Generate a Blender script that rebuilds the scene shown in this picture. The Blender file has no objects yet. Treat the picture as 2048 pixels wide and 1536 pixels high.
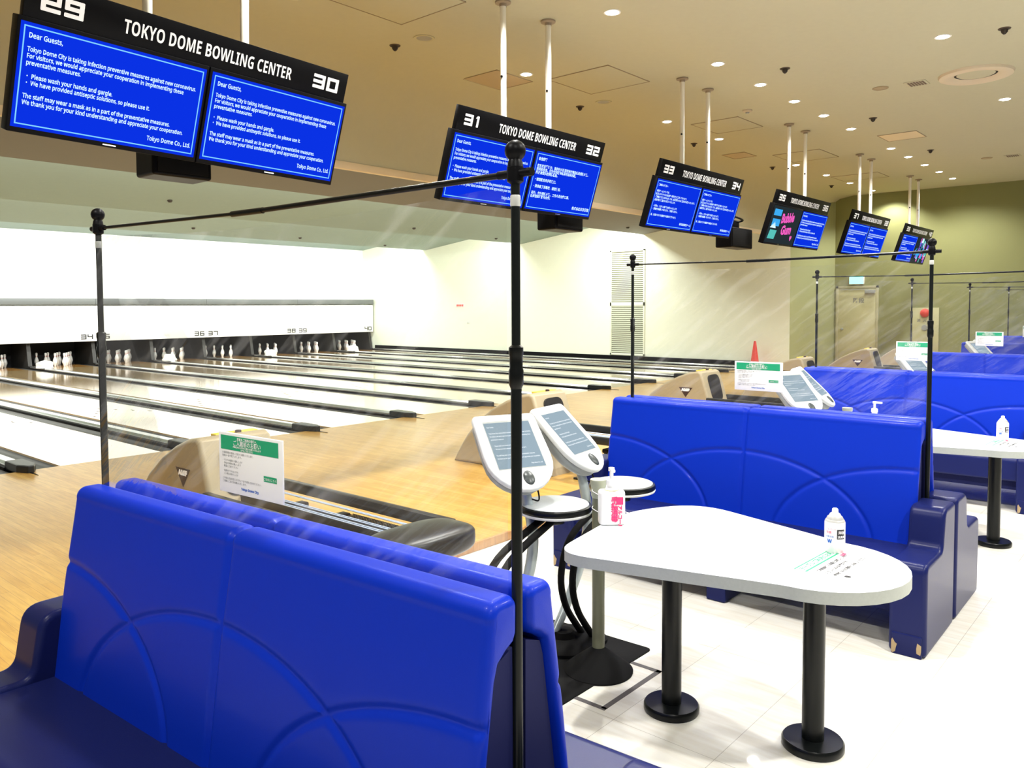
import bpy, bmesh, math, random
from mathutils import Vector, Matrix
random.seed(7)
S = bpy.context.scene
COL = S.collection
PI = math.pi

# ------------------------------------------------------------------ camera
H_EYE = 1.638
cam_d = bpy.data.cameras.new('camera')
cam = bpy.data.objects.new('camera', cam_d); COL.objects.link(cam)
def cam_axes(yaw, pitch, roll):
    y, p, r = (math.radians(a) for a in (yaw, pitch, roll))
    fw = Vector((math.cos(p)*math.cos(y), math.cos(p)*math.sin(y), -math.sin(p)))
    rt = Vector((math.sin(y), -math.cos(y), 0)); up = rt.cross(fw)
    return fw, rt*math.cos(r)+up*math.sin(r), up*math.cos(r)-rt*math.sin(r)
FW, RT, UP = cam_axes(40.956, 2.7396, -.2664)
m = Matrix.Identity(4)
for i in range(3):
    m[i][0] = RT[i]; m[i][1] = UP[i]; m[i][2] = -FW[i]
m.translation = Vector((0, 0, H_EYE))
cam.matrix_world = m
cam_d.sensor_width = 36; cam_d.lens = 1603.5/2048*36
cam_d.shift_y = -(768-689.9)/2048
cam_d.clip_start = .05; cam_d.clip_end = 100
S.camera = cam

# ------------------------------------------------------------------ world, exposure
S.view_settings.view_transform = 'Standard'
S.view_settings.look = 'None'
S.view_settings.gamma = 1
S.view_settings.use_curve_mapping = False
S.view_settings.exposure = 0.0
W = bpy.data.worlds.new('world'); S.world = W; W.use_nodes = True
W.node_tree.nodes['Background'].inputs[0].default_value = (1, .95, .87, 1)
W.node_tree.nodes['Background'].inputs[1].default_value = 0.12

P = 3.43            # one pair of lanes
ZF = -.06           # concourse floor (the approach is z = 0)
HC = 4.52           # ceiling
XW, XR = 20.1, 22.0  # wall beside the lanes, end wall of the concourse

def area(name, loc, rot, sx, sy, e, color=(1, 1, 1)):
    d = bpy.data.lights.new(name, 'AREA'); d.shape = 'RECTANGLE'; d.size = sx; d.size_y = sy
    d.energy = e; d.color = color
    o = bpy.data.objects.new(name, d); o.location = loc; o.rotation_euler = rot; COL.objects.link(o)
    return o
# fluorescent rows hidden behind the stepped ceiling over the lanes
TUBE = (.98, 1, .95)
area('cove_light', (8, 12.75, 3.9), (math.radians(18), 0, 0), 24, .3, 1250, TUBE)
area('cove_light', (8, 17.35, 3.9), (math.radians(38), 0, 0), 24, .3, 680, TUBE)
area('cove_light', (8, 21.95, 3.9), (math.radians(40), 0, 0), 24, .3, 1000, TUBE)

# ------------------------------------------------------------------ helpers
def thing(name, label, cat, loc=(0, 0, 0), rz=0, group=None):
    o = bpy.data.objects.new(name, None); COL.objects.link(o)
    o.empty_display_size = .05
    o.location = loc; o.rotation_euler = (0, 0, rz)
    o['label'] = label; o['category'] = cat
    if group: o['group'] = group
    return o
WN = {'end_panel', 'plinth', 'seat', 'hood', 'head_front', 'head_back', 'speaker_cabinet', 'bottle_body', 'end_cap', 'table_edge', 'middle_foot'}
def obj(name, bm, m, parent=None, smooth=True, label=None):
    if bm.__class__ is bmesh.types.BMesh:
        me = bpy.data.meshes.new(name); bm.normal_update(); bm.to_mesh(me); bm.free()
    else: me = bm
    if not me.materials:
        for mm in (m if isinstance(m, (list, tuple)) else [m]): me.materials.append(mm)
    if smooth:
        for p in me.polygons: p.use_smooth = True
        try: me.set_sharp_from_angle(angle=math.radians(38))
        except Exception: pass
    o = bpy.data.objects.new(name, me); COL.objects.link(o)
    if smooth and name in WN:
        w = o.modifiers.new('weighted_normals', 'WEIGHTED_NORMAL'); w.keep_sharp = True; w.weight = 100
    if parent: o.parent = parent
    if label: o['label'] = label
    return o
def tag(o, label, cat, group=None):
    o['label'] = label; o['category'] = cat
    if group: o['group'] = group
    return o
def struct(name, bm, m, parent=None, label=None, smooth=True):
    o = obj(name, bm, m, parent, smooth)
    if not parent: o['kind'] = 'structure'
    if label: o['label'] = label
    return o
def copy_tree(o, parent=None):
    c = o.copy(); COL.objects.link(c)
    if parent: c.parent = parent
    for ch in list(o.children): copy_tree(ch, c)
    return c
def dup(root, loc, rz=None, label=None, group=None):
    c = copy_tree(root); c.location = loc
    if rz is not None: c.rotation_euler = (0, 0, rz)
    if label: c['label'] = label
    if group: c['group'] = group
    return c

def B(): return bmesh.new()
def box(bm, x0, x1, y0, y1, z0, z1, bev=0, seg=2, mi=0):
    r = bmesh.ops.create_cube(bm, size=1)
    for v in r['verts']:
        v.co = Vector((x0+(v.co.x+.5)*(x1-x0), y0+(v.co.y+.5)*(y1-y0), z0+(v.co.z+.5)*(z1-z0)))
    fs = set(f for v in r['verts'] for f in v.link_faces)
    for f in fs: f.material_index = mi
    if bev:
        es = list(set(e for v in r['verts'] for e in v.link_edges))
        bmesh.ops.bevel(bm, geom=es, offset=bev, segments=seg, affect='EDGES', profile=.5)
    return bm
def lathe(bm, prof, cx=0, cy=0, cz=0, n=28, cap=True, mi=0):
    rings = []
    for r, z in prof:
        if r < 1e-5: rings.append([bm.verts.new((cx, cy, cz+z))])
        else: rings.append([bm.verts.new((cx+r*math.cos(2*PI*i/n), cy+r*math.sin(2*PI*i/n), cz+z)) for i in range(n)])
    for a, b in zip(rings, rings[1:]):
        for i in range(n):
            j = (i+1) % n
            if len(a) == 1 and len(b) == 1: continue
            if len(a) == 1: vs = (a[0], b[j], b[i])
            elif len(b) == 1: vs = (a[i], a[j], b[0])
            else: vs = (a[i], a[j], b[j], b[i])
            f = bm.faces.new(vs); f.material_index = mi
    if cap:
        if len(rings[0]) > 1: bm.faces.new(rings[0][::-1]).material_index = mi
        if len(rings[-1]) > 1: bm.faces.new(rings[-1]).material_index = mi
    return bm
def catmull(pts, k=6):
    pts = [Vector(p) for p in pts]
    if len(pts) < 3: return pts
    q = [pts[0]*2-pts[1]]+pts+[pts[-1]*2-pts[-2]]
    out = []
    for i in range(1, len(q)-2):
        a, b, c, d = q[i-1:i+3]
        for j in range(k):
            t = j/k
            out.append(.5*((2*b)+(c-a)*t+(2*a-5*b+4*c-d)*t*t+(3*b-a-3*c+d)*t**3))
    out.append(pts[-1]); return out
def tube(bm, pts, r, n=12, k=6, mi=0):
    pts = catmull(pts, k); N = len(pts)
    rs = r if isinstance(r, (list, tuple)) else [r]
    rad = lambda i: rs[0] if len(rs) == 1 else rs[min(int(i/(N-1)*(len(rs)-1)), len(rs)-2)]*(1-(i/(N-1)*(len(rs)-1)-min(int(i/(N-1)*(len(rs)-1)), len(rs)-2)))+rs[min(int(i/(N-1)*(len(rs)-1)), len(rs)-2)+1]*(i/(N-1)*(len(rs)-1)-min(int(i/(N-1)*(len(rs)-1)), len(rs)-2))
    t0 = (pts[1]-pts[0]).normalized()
    a = t0.orthogonal().normalized(); rings = []
    for i, p in enumerate(pts):
        t = (pts[min(i+1, N-1)]-pts[max(i-1, 0)]).normalized()
        a = (a-t*a.dot(t)).normalized(); b = t.cross(a)
        R = rad(i)
        rings.append([bm.verts.new(p+R*(a*math.cos(2*PI*j/n)+b*math.sin(2*PI*j/n))) for j in range(n)])
    for u, v in zip(rings, rings[1:]):
        for j in range(n):
            bm.faces.new((u[j], u[(j+1) % n], v[(j+1) % n], v[j])).material_index = mi
    bm.faces.new(rings[0][::-1]).material_index = mi; bm.faces.new(rings[-1]).material_index = mi
    return bm
def prism(bm, pts, z0, z1, bev=0, seg=2, axis='z', only_top=False, mi=0):
    """extrude a polygon (list of 2D points); axis z: (x, y)->z, x: (y, z)->x, y: (x, z)->y"""
    f3 = {'z': lambda a, b, h: (a, b, h), 'x': lambda a, b, h: (h, a, b), 'y': lambda a, b, h: (a, h, b)}[axis]
    lo = [bm.verts.new(f3(a, b, z0)) for a, b in pts]; hi = [bm.verts.new(f3(a, b, z1)) for a, b in pts]
    n = len(pts); fs = []
    for i in range(n): fs.append(bm.faces.new((lo[i], lo[(i+1) % n], hi[(i+1) % n], hi[i])))
    fa = bm.faces.new(lo[::-1]); fb = bm.faces.new(hi); fs += [fa, fb]
    for f in fs: f.material_index = mi
    bmesh.ops.recalc_face_normals(bm, faces=fs)
    if bev:
        es = list(fb.edges)+([] if only_top else list(fa.edges))
        bmesh.ops.bevel(bm, geom=es, offset=bev, segments=seg, affect='EDGES', profile=.5)
    return bm
def rounded(pts, rad, n=8):
    """round the corners of a polygon; rad a number or one per corner"""
    out = []; N = len(pts)
    for i in range(N):
        p = Vector(pts[i]); a = Vector(pts[i-1]); c = Vector(pts[(i+1) % N])
        r = rad[i] if isinstance(rad, (list, tuple)) else rad
        u = (a-p).normalized(); v = (c-p).normalized()
        if r <= 0: out.append(tuple(p)); continue
        ang = u.angle(v); d = min(r/math.tan(ang/2), (a-p).length*.49, (c-p).length*.49)
        s, e = p+u*d, p+v*d
        for k in range(n+1):
            t = k/n; out.append(tuple((1-t)**2*s+2*t*(1-t)*p+t*t*e))
    return out
def quad(bm, a, b, c, d, mi=0):
    f = bm.faces.new([bm.verts.new(p) for p in (a, b, c, d)]); f.material_index = mi; return bm
def xf(bm, M):
    bmesh.ops.transform(bm, matrix=M, verts=bm.verts[:]); return bm
def frame(o, x, y, z):
    M = Matrix.Identity(4)
    for i in range(3): M[i][0] = x[i]; M[i][1] = y[i]; M[i][2] = z[i]; M[i][3] = o[i]
    return M
def text_bm(body, size, M=None, sx=1., align='LEFT', bold=0., spacing=1., line=1., res=2, ay='TOP_BASELINE'):
    c = bpy.data.curves.new('lettering', 'FONT'); c.body = body; c.size = size; c.align_x = align; c.align_y = ay
    c.resolution_u = res; c.offset = bold; c.space_character = spacing; c.space_line = line; c.fill_mode = 'FRONT'
    o = bpy.data.objects.new('lettering', c); COL.objects.link(o)
    dg = bpy.context.evaluated_depsgraph_get()
    me = bpy.data.meshes.new_from_object(o.evaluated_get(dg), depsgraph=dg)
    bm = B(); bm.from_mesh(me)
    bpy.data.objects.remove(o); bpy.data.curves.remove(c); bpy.data.meshes.remove(me)
    if sx != 1: xf(bm, Matrix.Diagonal((sx, 1, 1, 1)))
    if M is not None: xf(bm, M)
    return bm
def sans(t, bold=False):
    """the plain grotesque forms of Latin letters and digits"""
    o = ''
    for ch in t:
        if 'A' <= ch <= 'Z': o += chr((0x1D5D4 if bold else 0x1D5A0)+ord(ch)-65)
        elif 'a' <= ch <= 'z': o += chr((0x1D5EE if bold else 0x1D5BA)+ord(ch)-97)
        else: o += ch
    return o
def merge(bm, other):
    me = bpy.data.meshes.new('tmp'); other.to_mesh(me); other.free(); bm.from_mesh(me); bpy.data.meshes.remove(me)
    return bm
SEG = {'0': 'abcdef', '1': 'bc', '2': 'abged', '3': 'abgcd', '4': 'fgbc', '5': 'afgcd', '6': 'afgedc', '7': 'abc', '8': 'abcdefg', '9': 'abcdfg'}
def digits_bm(s, w, h, th, gap, M=None):
    """wide blocky lane numerals"""
    bm = B(); x = 0
    for ch in s:
        r = {'a': (0, h-th, w, h), 'g': (0, h/2-th/2, w, h/2+th/2), 'd': (0, 0, w, th),
             'f': (0, h/2-th/2, th*1.15, h), 'e': (0, 0, th*1.15, h/2+th/2), 'b': (w-th*1.15, h/2-th/2, w, h), 'c': (w-th*1.15, 0, w, h/2+th/2)}
        ww = w
        for k, sg in enumerate(SEG[ch]):
            x0, y0, x1, y1 = r[sg]
            if ch == '1': x0 -= w*.45; x1 -= w*.45; ww = w*.62
            c = min(x1-x0, y1-y0)*.22
            pts = rounded([(x0, y0), (x1, y0), (x1, y1), (x0, y1)], c, 2)
            bm.faces.new([bm.verts.new((x+a, b, k*.0002)) for a, b in pts])
        if ch == '1': quad(bm, (x+w*.12, h*.78, 0), (x+w*.45, h*.78, 0), (x+w*.45, h, 0), (x+w*.3, h, 0))
        x += ww+gap
    if M is not None: xf(bm, M)
    return bm

# ------------------------------------------------------------------ materials
MATS = {}
def mat(name, col, rough=.5, metal=0, coat=0, spec=.5, emit=0, noise=0, nscale=8, bump=0, bscale=60, sheen=0):
    if name in MATS: return MATS[name]
    m = bpy.data.materials.new(name); m.use_nodes = True; nt = m.node_tree; b = nt.nodes['Principled BSDF']
    b.inputs['Base Color'].default_value = (*col, 1); b.inputs['Roughness'].default_value = rough
    b.inputs['Metallic'].default_value = metal; b.inputs['Coat Weight'].default_value = coat
    b.inputs['Coat Roughness'].default_value = .12
    b.inputs['Specular IOR Level'].default_value = spec
    if emit:
        b.inputs['Emission Color'].default_value = (*col, 1); b.inputs['Emission Strength'].default_value = emit
    if noise or bump:
        tc = nt.nodes.new('ShaderNodeTexCoord')
        if noise:
            n = nt.nodes.new('ShaderNodeTexNoise'); n.inputs['Scale'].default_value = nscale; n.inputs['Detail'].default_value = 4
            nt.links.new(tc.outputs['Object'], n.inputs['Vector'])
            mx = nt.nodes.new('ShaderNodeMix'); mx.data_type = 'RGBA'
            mx.inputs[6].default_value = (*[c*(1-noise) for c in col], 1); mx.inputs[7].default_value = (*[min(1, c*(1+noise)) for c in col], 1)
            nt.links.new(n.outputs['Fac'], mx.inputs[0]); nt.links.new(mx.outputs[2], b.inputs['Base Color'])
        if bump:
            n2 = nt.nodes.new('ShaderNodeTexNoise'); n2.inputs['Scale'].default_value = bscale; n2.inputs['Detail'].default_value = 3
            nt.links.new(tc.outputs['Object'], n2.inputs['Vector'])
            bp = nt.nodes.new('ShaderNodeBump'); bp.inputs['Strength'].default_value = bump; bp.inputs['Distance'].default_value = .01
            nt.links.new(n2.outputs['Fac'], bp.inputs['Height']); nt.links.new(bp.outputs['Normal'], b.inputs['Normal'])
    MATS[name] = m; return m
def emis(name, col, st):
    if name in MATS: return MATS[name]
    m = bpy.data.materials.new(name); m.use_nodes = True; nt = m.node_tree; nt.nodes.clear()
    e = nt.nodes.new('ShaderNodeEmission'); e.inputs[0].default_value = (*col, 1); e.inputs[1].default_value = st
    o = nt.nodes.new('ShaderNodeOutputMaterial'); nt.links.new(e.outputs[0], o.inputs[0])
    MATS[name] = m; return m
def wood(name, c1, c2, rough, coat, bw=1.3, rh=.055, mortar=.0008, mc=(.25, .13, .05)):
    """boards running along Y"""
    m = bpy.data.materials.new(name); m.use_nodes = True; nt = m.node_tree; b = nt.nodes['Principled BSDF']
    tc = nt.nodes.new('ShaderNodeTexCoord'); mp = nt.nodes.new('ShaderNodeMapping'); mp.inputs['Rotation'].default_value = (0, 0, PI/2)
    nt.links.new(tc.outputs['Object'], mp.inputs['Vector'])
    br = nt.nodes.new('ShaderNodeTexBrick'); br.inputs['Scale'].default_value = 1
    br.inputs['Brick Width'].default_value = bw; br.inputs['Row Height'].default_value = rh; br.inputs['Mortar Size'].default_value = mortar
    br.inputs['Color1'].default_value = (*c1, 1); br.inputs['Color2'].default_value = (*c2, 1); br.inputs['Mortar'].default_value = (*mc, 1)
    nt.links.new(mp.outputs[0], br.inputs['Vector'])
    n = nt.nodes.new('ShaderNodeTexNoise'); n.inputs['Scale'].default_value = 6; n.inputs['Detail'].default_value = 6
    m2 = nt.nodes.new('ShaderNodeMapping'); m2.inputs['Scale'].default_value = (9, .7, 1)
    nt.links.new(tc.outputs['Object'], m2.inputs['Vector']); nt.links.new(m2.outputs[0], n.inputs['Vector'])
    mx = nt.nodes.new('ShaderNodeMix'); mx.data_type = 'RGBA'; mx.blend_type = 'MULTIPLY'; mx.inputs[0].default_value = .45
    nt.links.new(br.outputs['Color'], mx.inputs[6])
    cr = nt.nodes.new('ShaderNodeValToRGB'); cr.color_ramp.elements[0].color = (.55, .45, .36, 1); cr.color_ramp.elements[1].color = (1, 1, 1, 1)
    cr.color_ramp.elements[0].position = .3; cr.color_ramp.elements[1].position = .62
    nt.links.new(n.outputs['Fac'], cr.inputs[0]); nt.links.new(cr.outputs[0], mx.inputs[7])
    nt.links.new(mx.outputs[2], b.inputs['Base Color'])
    b.inputs['Roughness'].default_value = rough; b.inputs['Coat Weight'].default_value = coat; b.inputs['Coat Roughness'].default_value = .1
    MATS[name] = m; return m
def tile_floor():
    m = bpy.data.materials.new('vinyl_tile'); m.use_nodes = True; nt = m.node_tree; b = nt.nodes['Principled BSDF']
    tc = nt.nodes.new('ShaderNodeTexCoord')
    br = nt.nodes.new('ShaderNodeTexBrick'); br.offset = 0; br.inputs['Scale'].default_value = 1
    br.inputs['Brick Width'].default_value = .9; br.inputs['Row Height'].default_value = .45; br.inputs['Mortar Size'].default_value = .0012
    br.inputs['Color1'].default_value = (.90, .88, .81, 1); br.inputs['Color2'].default_value = (.88, .86, .78, 1); br.inputs['Mortar'].default_value = (.5, .47, .4, 1)
    nt.links.new(tc.outputs['Object'], br.inputs['Vector'])
    n = nt.nodes.new('ShaderNodeTexNoise'); n.inputs['Scale'].default_value = 3; n.inputs['Detail'].default_value = 8
    mp = nt.nodes.new('ShaderNodeMapping'); mp.inputs['Scale'].default_value = (12, 1.2, 1)
    nt.links.new(tc.outputs['Object'], mp.inputs['Vector']); nt.links.new(mp.outputs[0], n.inputs['Vector'])
    cr = nt.nodes.new('ShaderNodeValToRGB'); cr.color_ramp.elements[0].color = (.86, .82, .76, 1); cr.color_ramp.elements[1].color = (1, 1, 1, 1)
    cr.color_ramp.elements[0].position = .35; cr.color_ramp.elements[1].position = .6
    nt.links.new(n.outputs['Fac'], cr.inputs[0])
    mx = nt.nodes.new('ShaderNodeMix'); mx.data_type = 'RGBA'; mx.blend_type = 'MULTIPLY'; mx.inputs[0].default_value = .6
    nt.links.new(br.outputs['Color'], mx.inputs[6]); nt.links.new(cr.outputs[0], mx.inputs[7]); nt.links.new(mx.outputs[2], b.inputs['Base Color'])
    b.inputs['Roughness'].default_value = .32; b.inputs['Coat Weight'].default_value = .15
    MATS['vinyl_tile'] = m; return m
def film_mat():
    m = bpy.data.materials.new('clear_film'); m.use_nodes = True; nt = m.node_tree; nt.nodes.clear()
    o = nt.nodes.new('ShaderNodeOutputMaterial'); tr = nt.nodes.new('ShaderNodeBsdfTransparent'); tr.inputs[0].default_value = (.955, .965, .955, 1)
    gl = nt.nodes.new('ShaderNodeBsdfGlossy'); gl.inputs['Roughness'].default_value = .06
    df = nt.nodes.new('ShaderNodeBsdfTranslucent'); df.inputs[0].default_value = (.95, .95, .93, 1)
    lw = nt.nodes.new('ShaderNodeLayerWeight'); lw.inputs['Blend'].default_value = .12
    mr = nt.nodes.new('ShaderNodeMapRange'); mr.inputs['To Min'].default_value = .045; mr.inputs['To Max'].default_value = .4
    nt.links.new(lw.outputs['Fresnel'], mr.inputs['Value'])
    tc = nt.nodes.new('ShaderNodeTexCoord'); mp = nt.nodes.new('ShaderNodeMapping'); mp.vector_type = 'TEXTURE'; mp.inputs['Rotation'].default_value = (math.radians(-36), 0, 0); mp.inputs['Scale'].default_value = (1, .9, .11)
    n = nt.nodes.new('ShaderNodeTexNoise'); n.inputs['Scale'].default_value = 2.2; n.inputs['Detail'].default_value = 3
    nt.links.new(tc.outputs['Object'], mp.inputs[0]); nt.links.new(mp.outputs[0], n.inputs['Vector'])
    cr = nt.nodes.new('ShaderNodeValToRGB'); cr.color_ramp.elements[0].position = .5; cr.color_ramp.elements[0].color = (.012, .012, .012, 1)
    cr.color_ramp.elements[1].position = .75; cr.color_ramp.elements[1].color = (.12, .12, .12, 1)
    nt.links.new(n.outputs['Fac'], cr.inputs[0])
    bp = nt.nodes.new('ShaderNodeBump'); bp.inputs['Strength'].default_value = .35; bp.inputs['Distance'].default_value = .02
    nt.links.new(n.outputs['Fac'], bp.inputs['Height']); nt.links.new(bp.outputs[0], gl.inputs['Normal'])
    m1 = nt.nodes.new('ShaderNodeMixShader'); nt.links.new(cr.outputs[0], m1.inputs[0]); nt.links.new(tr.outputs[0], m1.inputs[1]); nt.links.new(df.outputs[0], m1.inputs[2])
    m2 = nt.nodes.new('ShaderNodeMixShader'); nt.links.new(mr.outputs[0], m2.inputs[0]); nt.links.new(m1.outputs[0], m2.inputs[1]); nt.links.new(gl.outputs[0], m2.inputs[2])
    nt.links.new(m2.outputs[0], o.inputs[0]); MATS['clear_film'] = m; return m

CEIL = mat('ceiling_paint', (.56, .54, .385), .85, noise=.03, nscale=14)
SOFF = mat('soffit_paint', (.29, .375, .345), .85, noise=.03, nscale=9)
TRIMC = mat('cream_trim', (.82, .70, .50), .6)
WALLW = mat('lane_wall_paint', (.90, .95, .80), .6, noise=.02)
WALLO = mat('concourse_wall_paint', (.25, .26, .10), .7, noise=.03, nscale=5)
WALLR = mat('return_wall_lit_tone', (.36, .38, .185), .7, noise=.03, nscale=5)  # lighter copy of the end-wall olive, its brighter light put into the colour
WHITE = mat('white_panel', (.9, .9, .88), .35)
TILE = tile_floor()
APPR = wood('approach_wood', (.63, .395, .10), (.53, .30, .062), .28, .0)
LANE = wood('lane_wood', (.80, .58, .30), (.74, .50, .24), .10, .9, bw=3, rh=.027)
DECK = wood('pin_deck_wood', (.62, .32, .09), (.55, .27, .07), .12, .7, bw=2, rh=.027)
RISER = wood('step_riser_wood', (.55, .30, .10), (.40, .2, .07), .4, .1)
BLUE = mat('royal_blue_vinyl', (.002, .028, .48), .42, spec=.14, coat=.06, bump=.05, bscale=420)
NAVY = mat('navy_vinyl', (.010, .015, .092), .30, spec=.16, bump=.05, bscale=420)
NAVYB = mat('navy_backing_board', (.012, .015, .075), .6, spec=.1)
BLACK = mat('black_plastic', (.004, .004, .005), .4, spec=.12)
BLKM = mat('black_painted_metal', (.004, .005, .005), .3, spec=.25)
RUB = mat('black_rubber', (.006, .006, .006), .75, spec=.12)
DGREY = mat('dark_grey_plastic', (.022, .024, .024), .32, spec=.3)
POLEM = mat('dark_steel_tube', (.006, .008, .0075), .3, spec=.3)
CHROME = mat('chrome', (.75, .77, .8), .12, metal=1)
SILV = mat('silver_capping', (.62, .63, .63), .18, metal=.9)
GUTT = mat('dark_gutter', (.10, .10, .095), .3)
SILP = mat('silver_grey_paint', (.42, .48, .48), .3, metal=.2)
OLIVE = mat('olive_grey_paint', (.16, .165, .10), .4)
LAMI = mat('pale_laminate', (.80, .84, .86), .22, coat=.3)
EDGE = mat('laminate_edge', (.42, .45, .42), .5, noise=.08, nscale=90)
BEIGE = mat('beige_moulded_plastic', (.42, .355, .23), .38, noise=.04)
GREYP = mat('light_grey_plastic', (.72, .74, .73), .35)
GREYS = mat('speckled_grey_seat', (.44, .47, .48), .35, noise=.12, nscale=160)
GREYD = mat('mid_grey_plastic', (.33, .35, .34), .4)
WPL = mat('white_plastic', (.88, .88, .86), .3)
POLEW = mat('cream_painted_pole', (.82, .78, .66), .3, coat=.2)
GREEN = mat('green_print', (.01, .36, .17), .5)
INK = mat('grey_ink', (.16, .17, .17), .6)
INKB = mat('black_ink', (.01, .01, .012), .6)
PINK = mat('magenta_print', (.85, .03, .17), .5)
BLUI = mat('blue_print', (.04, .15, .55), .5)
YELL = mat('yellow_print', (.85, .62, .08), .5)
PAPER = mat('white_paper', (.9, .9, .9), .6)
REDP = mat('red_plastic', (.75, .05, .035), .45)
CHIP = mat('bare_chipboard', (.45, .33, .18), .9)
BROWN = mat('dark_red_badge', (.035, .012, .012), .4)
PIT = mat('dark_pit_curtain', (.012, .012, .013), .8)
PINW = mat('white_pin', (.82, .82, .8), .25, coat=.5)
LETT = mat('white_lettering', (.95, .95, .95), .5, emit=.25)
FILM = film_mat()
E_BLUE = emis('blue_screen', (.003, .032, .78), 1.0)
E_TXT = emis('screen_text', (.62, .86, 1), 1.25)
E_CYAN = emis('screen_outline', (.22, .62, 1), 1.1)
E_LAMP = emis('lamp_glow', (1, .97, .95), 26)
E_DARK = emis('dark_game_screen', (.02, .03, .035), 1)
E_PINK = emis('pink_screen_art', (.9, .12, .55), 1)
E_SKY = emis('sky_blue_screen_art', (.05, .42, .9), 1)
E_VIOL = emis('violet_screen_art', (.22, .12, .7), 1)
E_PALE = emis('pale_screen', (.36, .47, .55), 1)
E_PALE2 = emis('pale_console_text', (.9, .96, 1), 1.2)
E_EXIT = emis('exit_light', (.28, 1, .9), 2.6)
E_TEAL = emis('teal_screen_art', (.1, .55, .5), 1)

# ------------------------------------------------------------------ room shell
XL, YN = -5.0, -4.0
YST, YFOUL, YMASK, YEND = 3.82, 9.0, 24.5, 26.3
bm = B(); box(bm, XL, XR+.1, YN, YST, ZF-.1, ZF); struct('floor', bm, TILE, label='pale vinyl tile floor of the seating concourse')
bm = B(); box(bm, XL, XR+.1, YST, YFOUL, -.22, 0); struct('floor_approach', bm, APPR, label='glossy wooden approach floor in front of the lanes')
bm = B(); box(bm, XL, XR, YST-.025, YST, ZF, .004, .004); struct('trim_1', bm, RISER, label='wooden step edge of the approach')
bm = B(); box(bm, XL, XW, YFOUL, YEND, -.26, -.14); struct('floor_lane_bed', bm, GUTT)
# ceiling with a cove that drops to the foul line
prof = [(YN, HC), (7.15, HC), (7.5, HC-.06), (7.75, HC-.22), (7.95, HC-.5), (8.05, HC-.8), (8.08, 3.42)]
bm = B(); rows = []
for y, z in prof: rows.append([bm.verts.new((XL, y, z)), bm.verts.new((XR+.1, y, z))])
for a, b in zip(rows, rows[1:]): bm.faces.new((a[0], b[0], b[1], a[1]))
top = [bm.verts.new((x, y, HC+.2)) for x, y in ((XL, YN), (XR+.1, YN), (XR+.1, 8.3), (XL, 8.3))]
bm.faces.new(top[::-1])
struct('ceiling', bm, CEIL, label='tan ceiling over the concourse and approach')
bm = B(); box(bm, XL, XW, 8.06, 8.14, 3.34, 3.43, .006); struct('trim_2', bm, TRIMC, label='cream edge strip of the ceiling above the foul line')
bm = B(); box(bm, XL, XW, 8.10, 8.22, 3.38, 4.5); struct('wall_bulkhead', bm, SOFF)
# saw-tooth ceiling over the lanes
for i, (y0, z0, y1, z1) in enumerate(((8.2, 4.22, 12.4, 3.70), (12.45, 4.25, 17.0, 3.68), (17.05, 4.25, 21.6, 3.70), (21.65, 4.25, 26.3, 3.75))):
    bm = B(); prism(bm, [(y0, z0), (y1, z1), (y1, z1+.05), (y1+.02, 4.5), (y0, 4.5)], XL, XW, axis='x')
    struct('ceiling_lane_step', bm, SOFF if i else mat('soffit_unlit_brown', (.22, .215, .20), .85), smooth=False)  # first step's lack of light is put into a darker brown colour
# walls
bm = B(); box(bm, XL, XW+.1, 25.2, 25.4, 1.7, 4.5); struct('wall_back', bm, WHITE, label='white wall above the pin decks')
bm = B(); box(bm, XW, XW+.12, 8.06, YEND, -.2, 4.5); struct('wall_right', bm, WALLW, label='pale cream wall beside the last lane')
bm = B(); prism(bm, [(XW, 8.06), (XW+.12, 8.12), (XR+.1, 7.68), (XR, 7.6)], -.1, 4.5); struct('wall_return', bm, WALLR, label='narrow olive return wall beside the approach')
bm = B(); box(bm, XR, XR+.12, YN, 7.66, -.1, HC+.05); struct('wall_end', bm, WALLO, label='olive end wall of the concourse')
bm = B(); box(bm, XW-.03, XW, YFOUL, YMASK, 0, .17, .005); struct('baseboard_right', bm, BLACK)
bm = B(); box(bm, XL, XW, 26.0, 26.1, -.14, 1.9); struct('wall_pit', bm, PIT)
# door in the end wall
bm = B(); box(bm, XR-.03, XR, 6.53, 7.49, -.0, 2.08, .004)
d1 = struct('door_1', bm, mat('door_paint', (.52, .50, .28), .5))
bm = B()
for y0, y1, z0, z1 in ((6.47, 6.53, 0, 2.14), (7.49, 7.55, 0, 2.14), (6.47, 7.55, 2.08, 2.14)): box(bm, XR-.045, XR, y0, y1, z0, z1, .004)
struct('door_frame', bm, mat('frame_paint', (.45, .43, .26), .5), d1)
bm = B(); box(bm, XR-.1, XR-.03, 6.55, 6.8, 1.94, 2.03, .008); box(bm, XR-.075, XR-.06, 6.7, 7.42, 2.035, 2.05)
struct('door_closer', bm, GREYD, d1)
bm = B(); lathe(bm, [(.001, 0), (.03, 0), (.03, .05), (.001, .06)], n=12); xf(bm, frame((XR-.03, 7.38, 1.0), (0, 0, 1), (0, 1, 0), (-1, 0, 0))); struct('door_handle', bm, GREYD, d1)
Mdoor = frame((XR-.033, 7.12, 1.70), (0, -1, 0), (0, 0, 1), (-1, 0, 0))
bm = text_bm('\u968e\u6bb5', .15, Mdoor, bold=.002); struct('door_lettering', bm, INK, d1)
t = thing('exit_sign', 'glowing green-white exit sign above the door in the end wall', 'exit sign', (XR, 7.02, 2.2))
bm = B(); box(bm, -.06, 0, -.19, .19, -.02, .2, .01); obj('housing', bm, WPL, t)
bm = B(); box(bm, -.066, -.058, -.175, .175, -.005, .185); obj('lit_panel', bm, E_EXIT, t)
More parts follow.
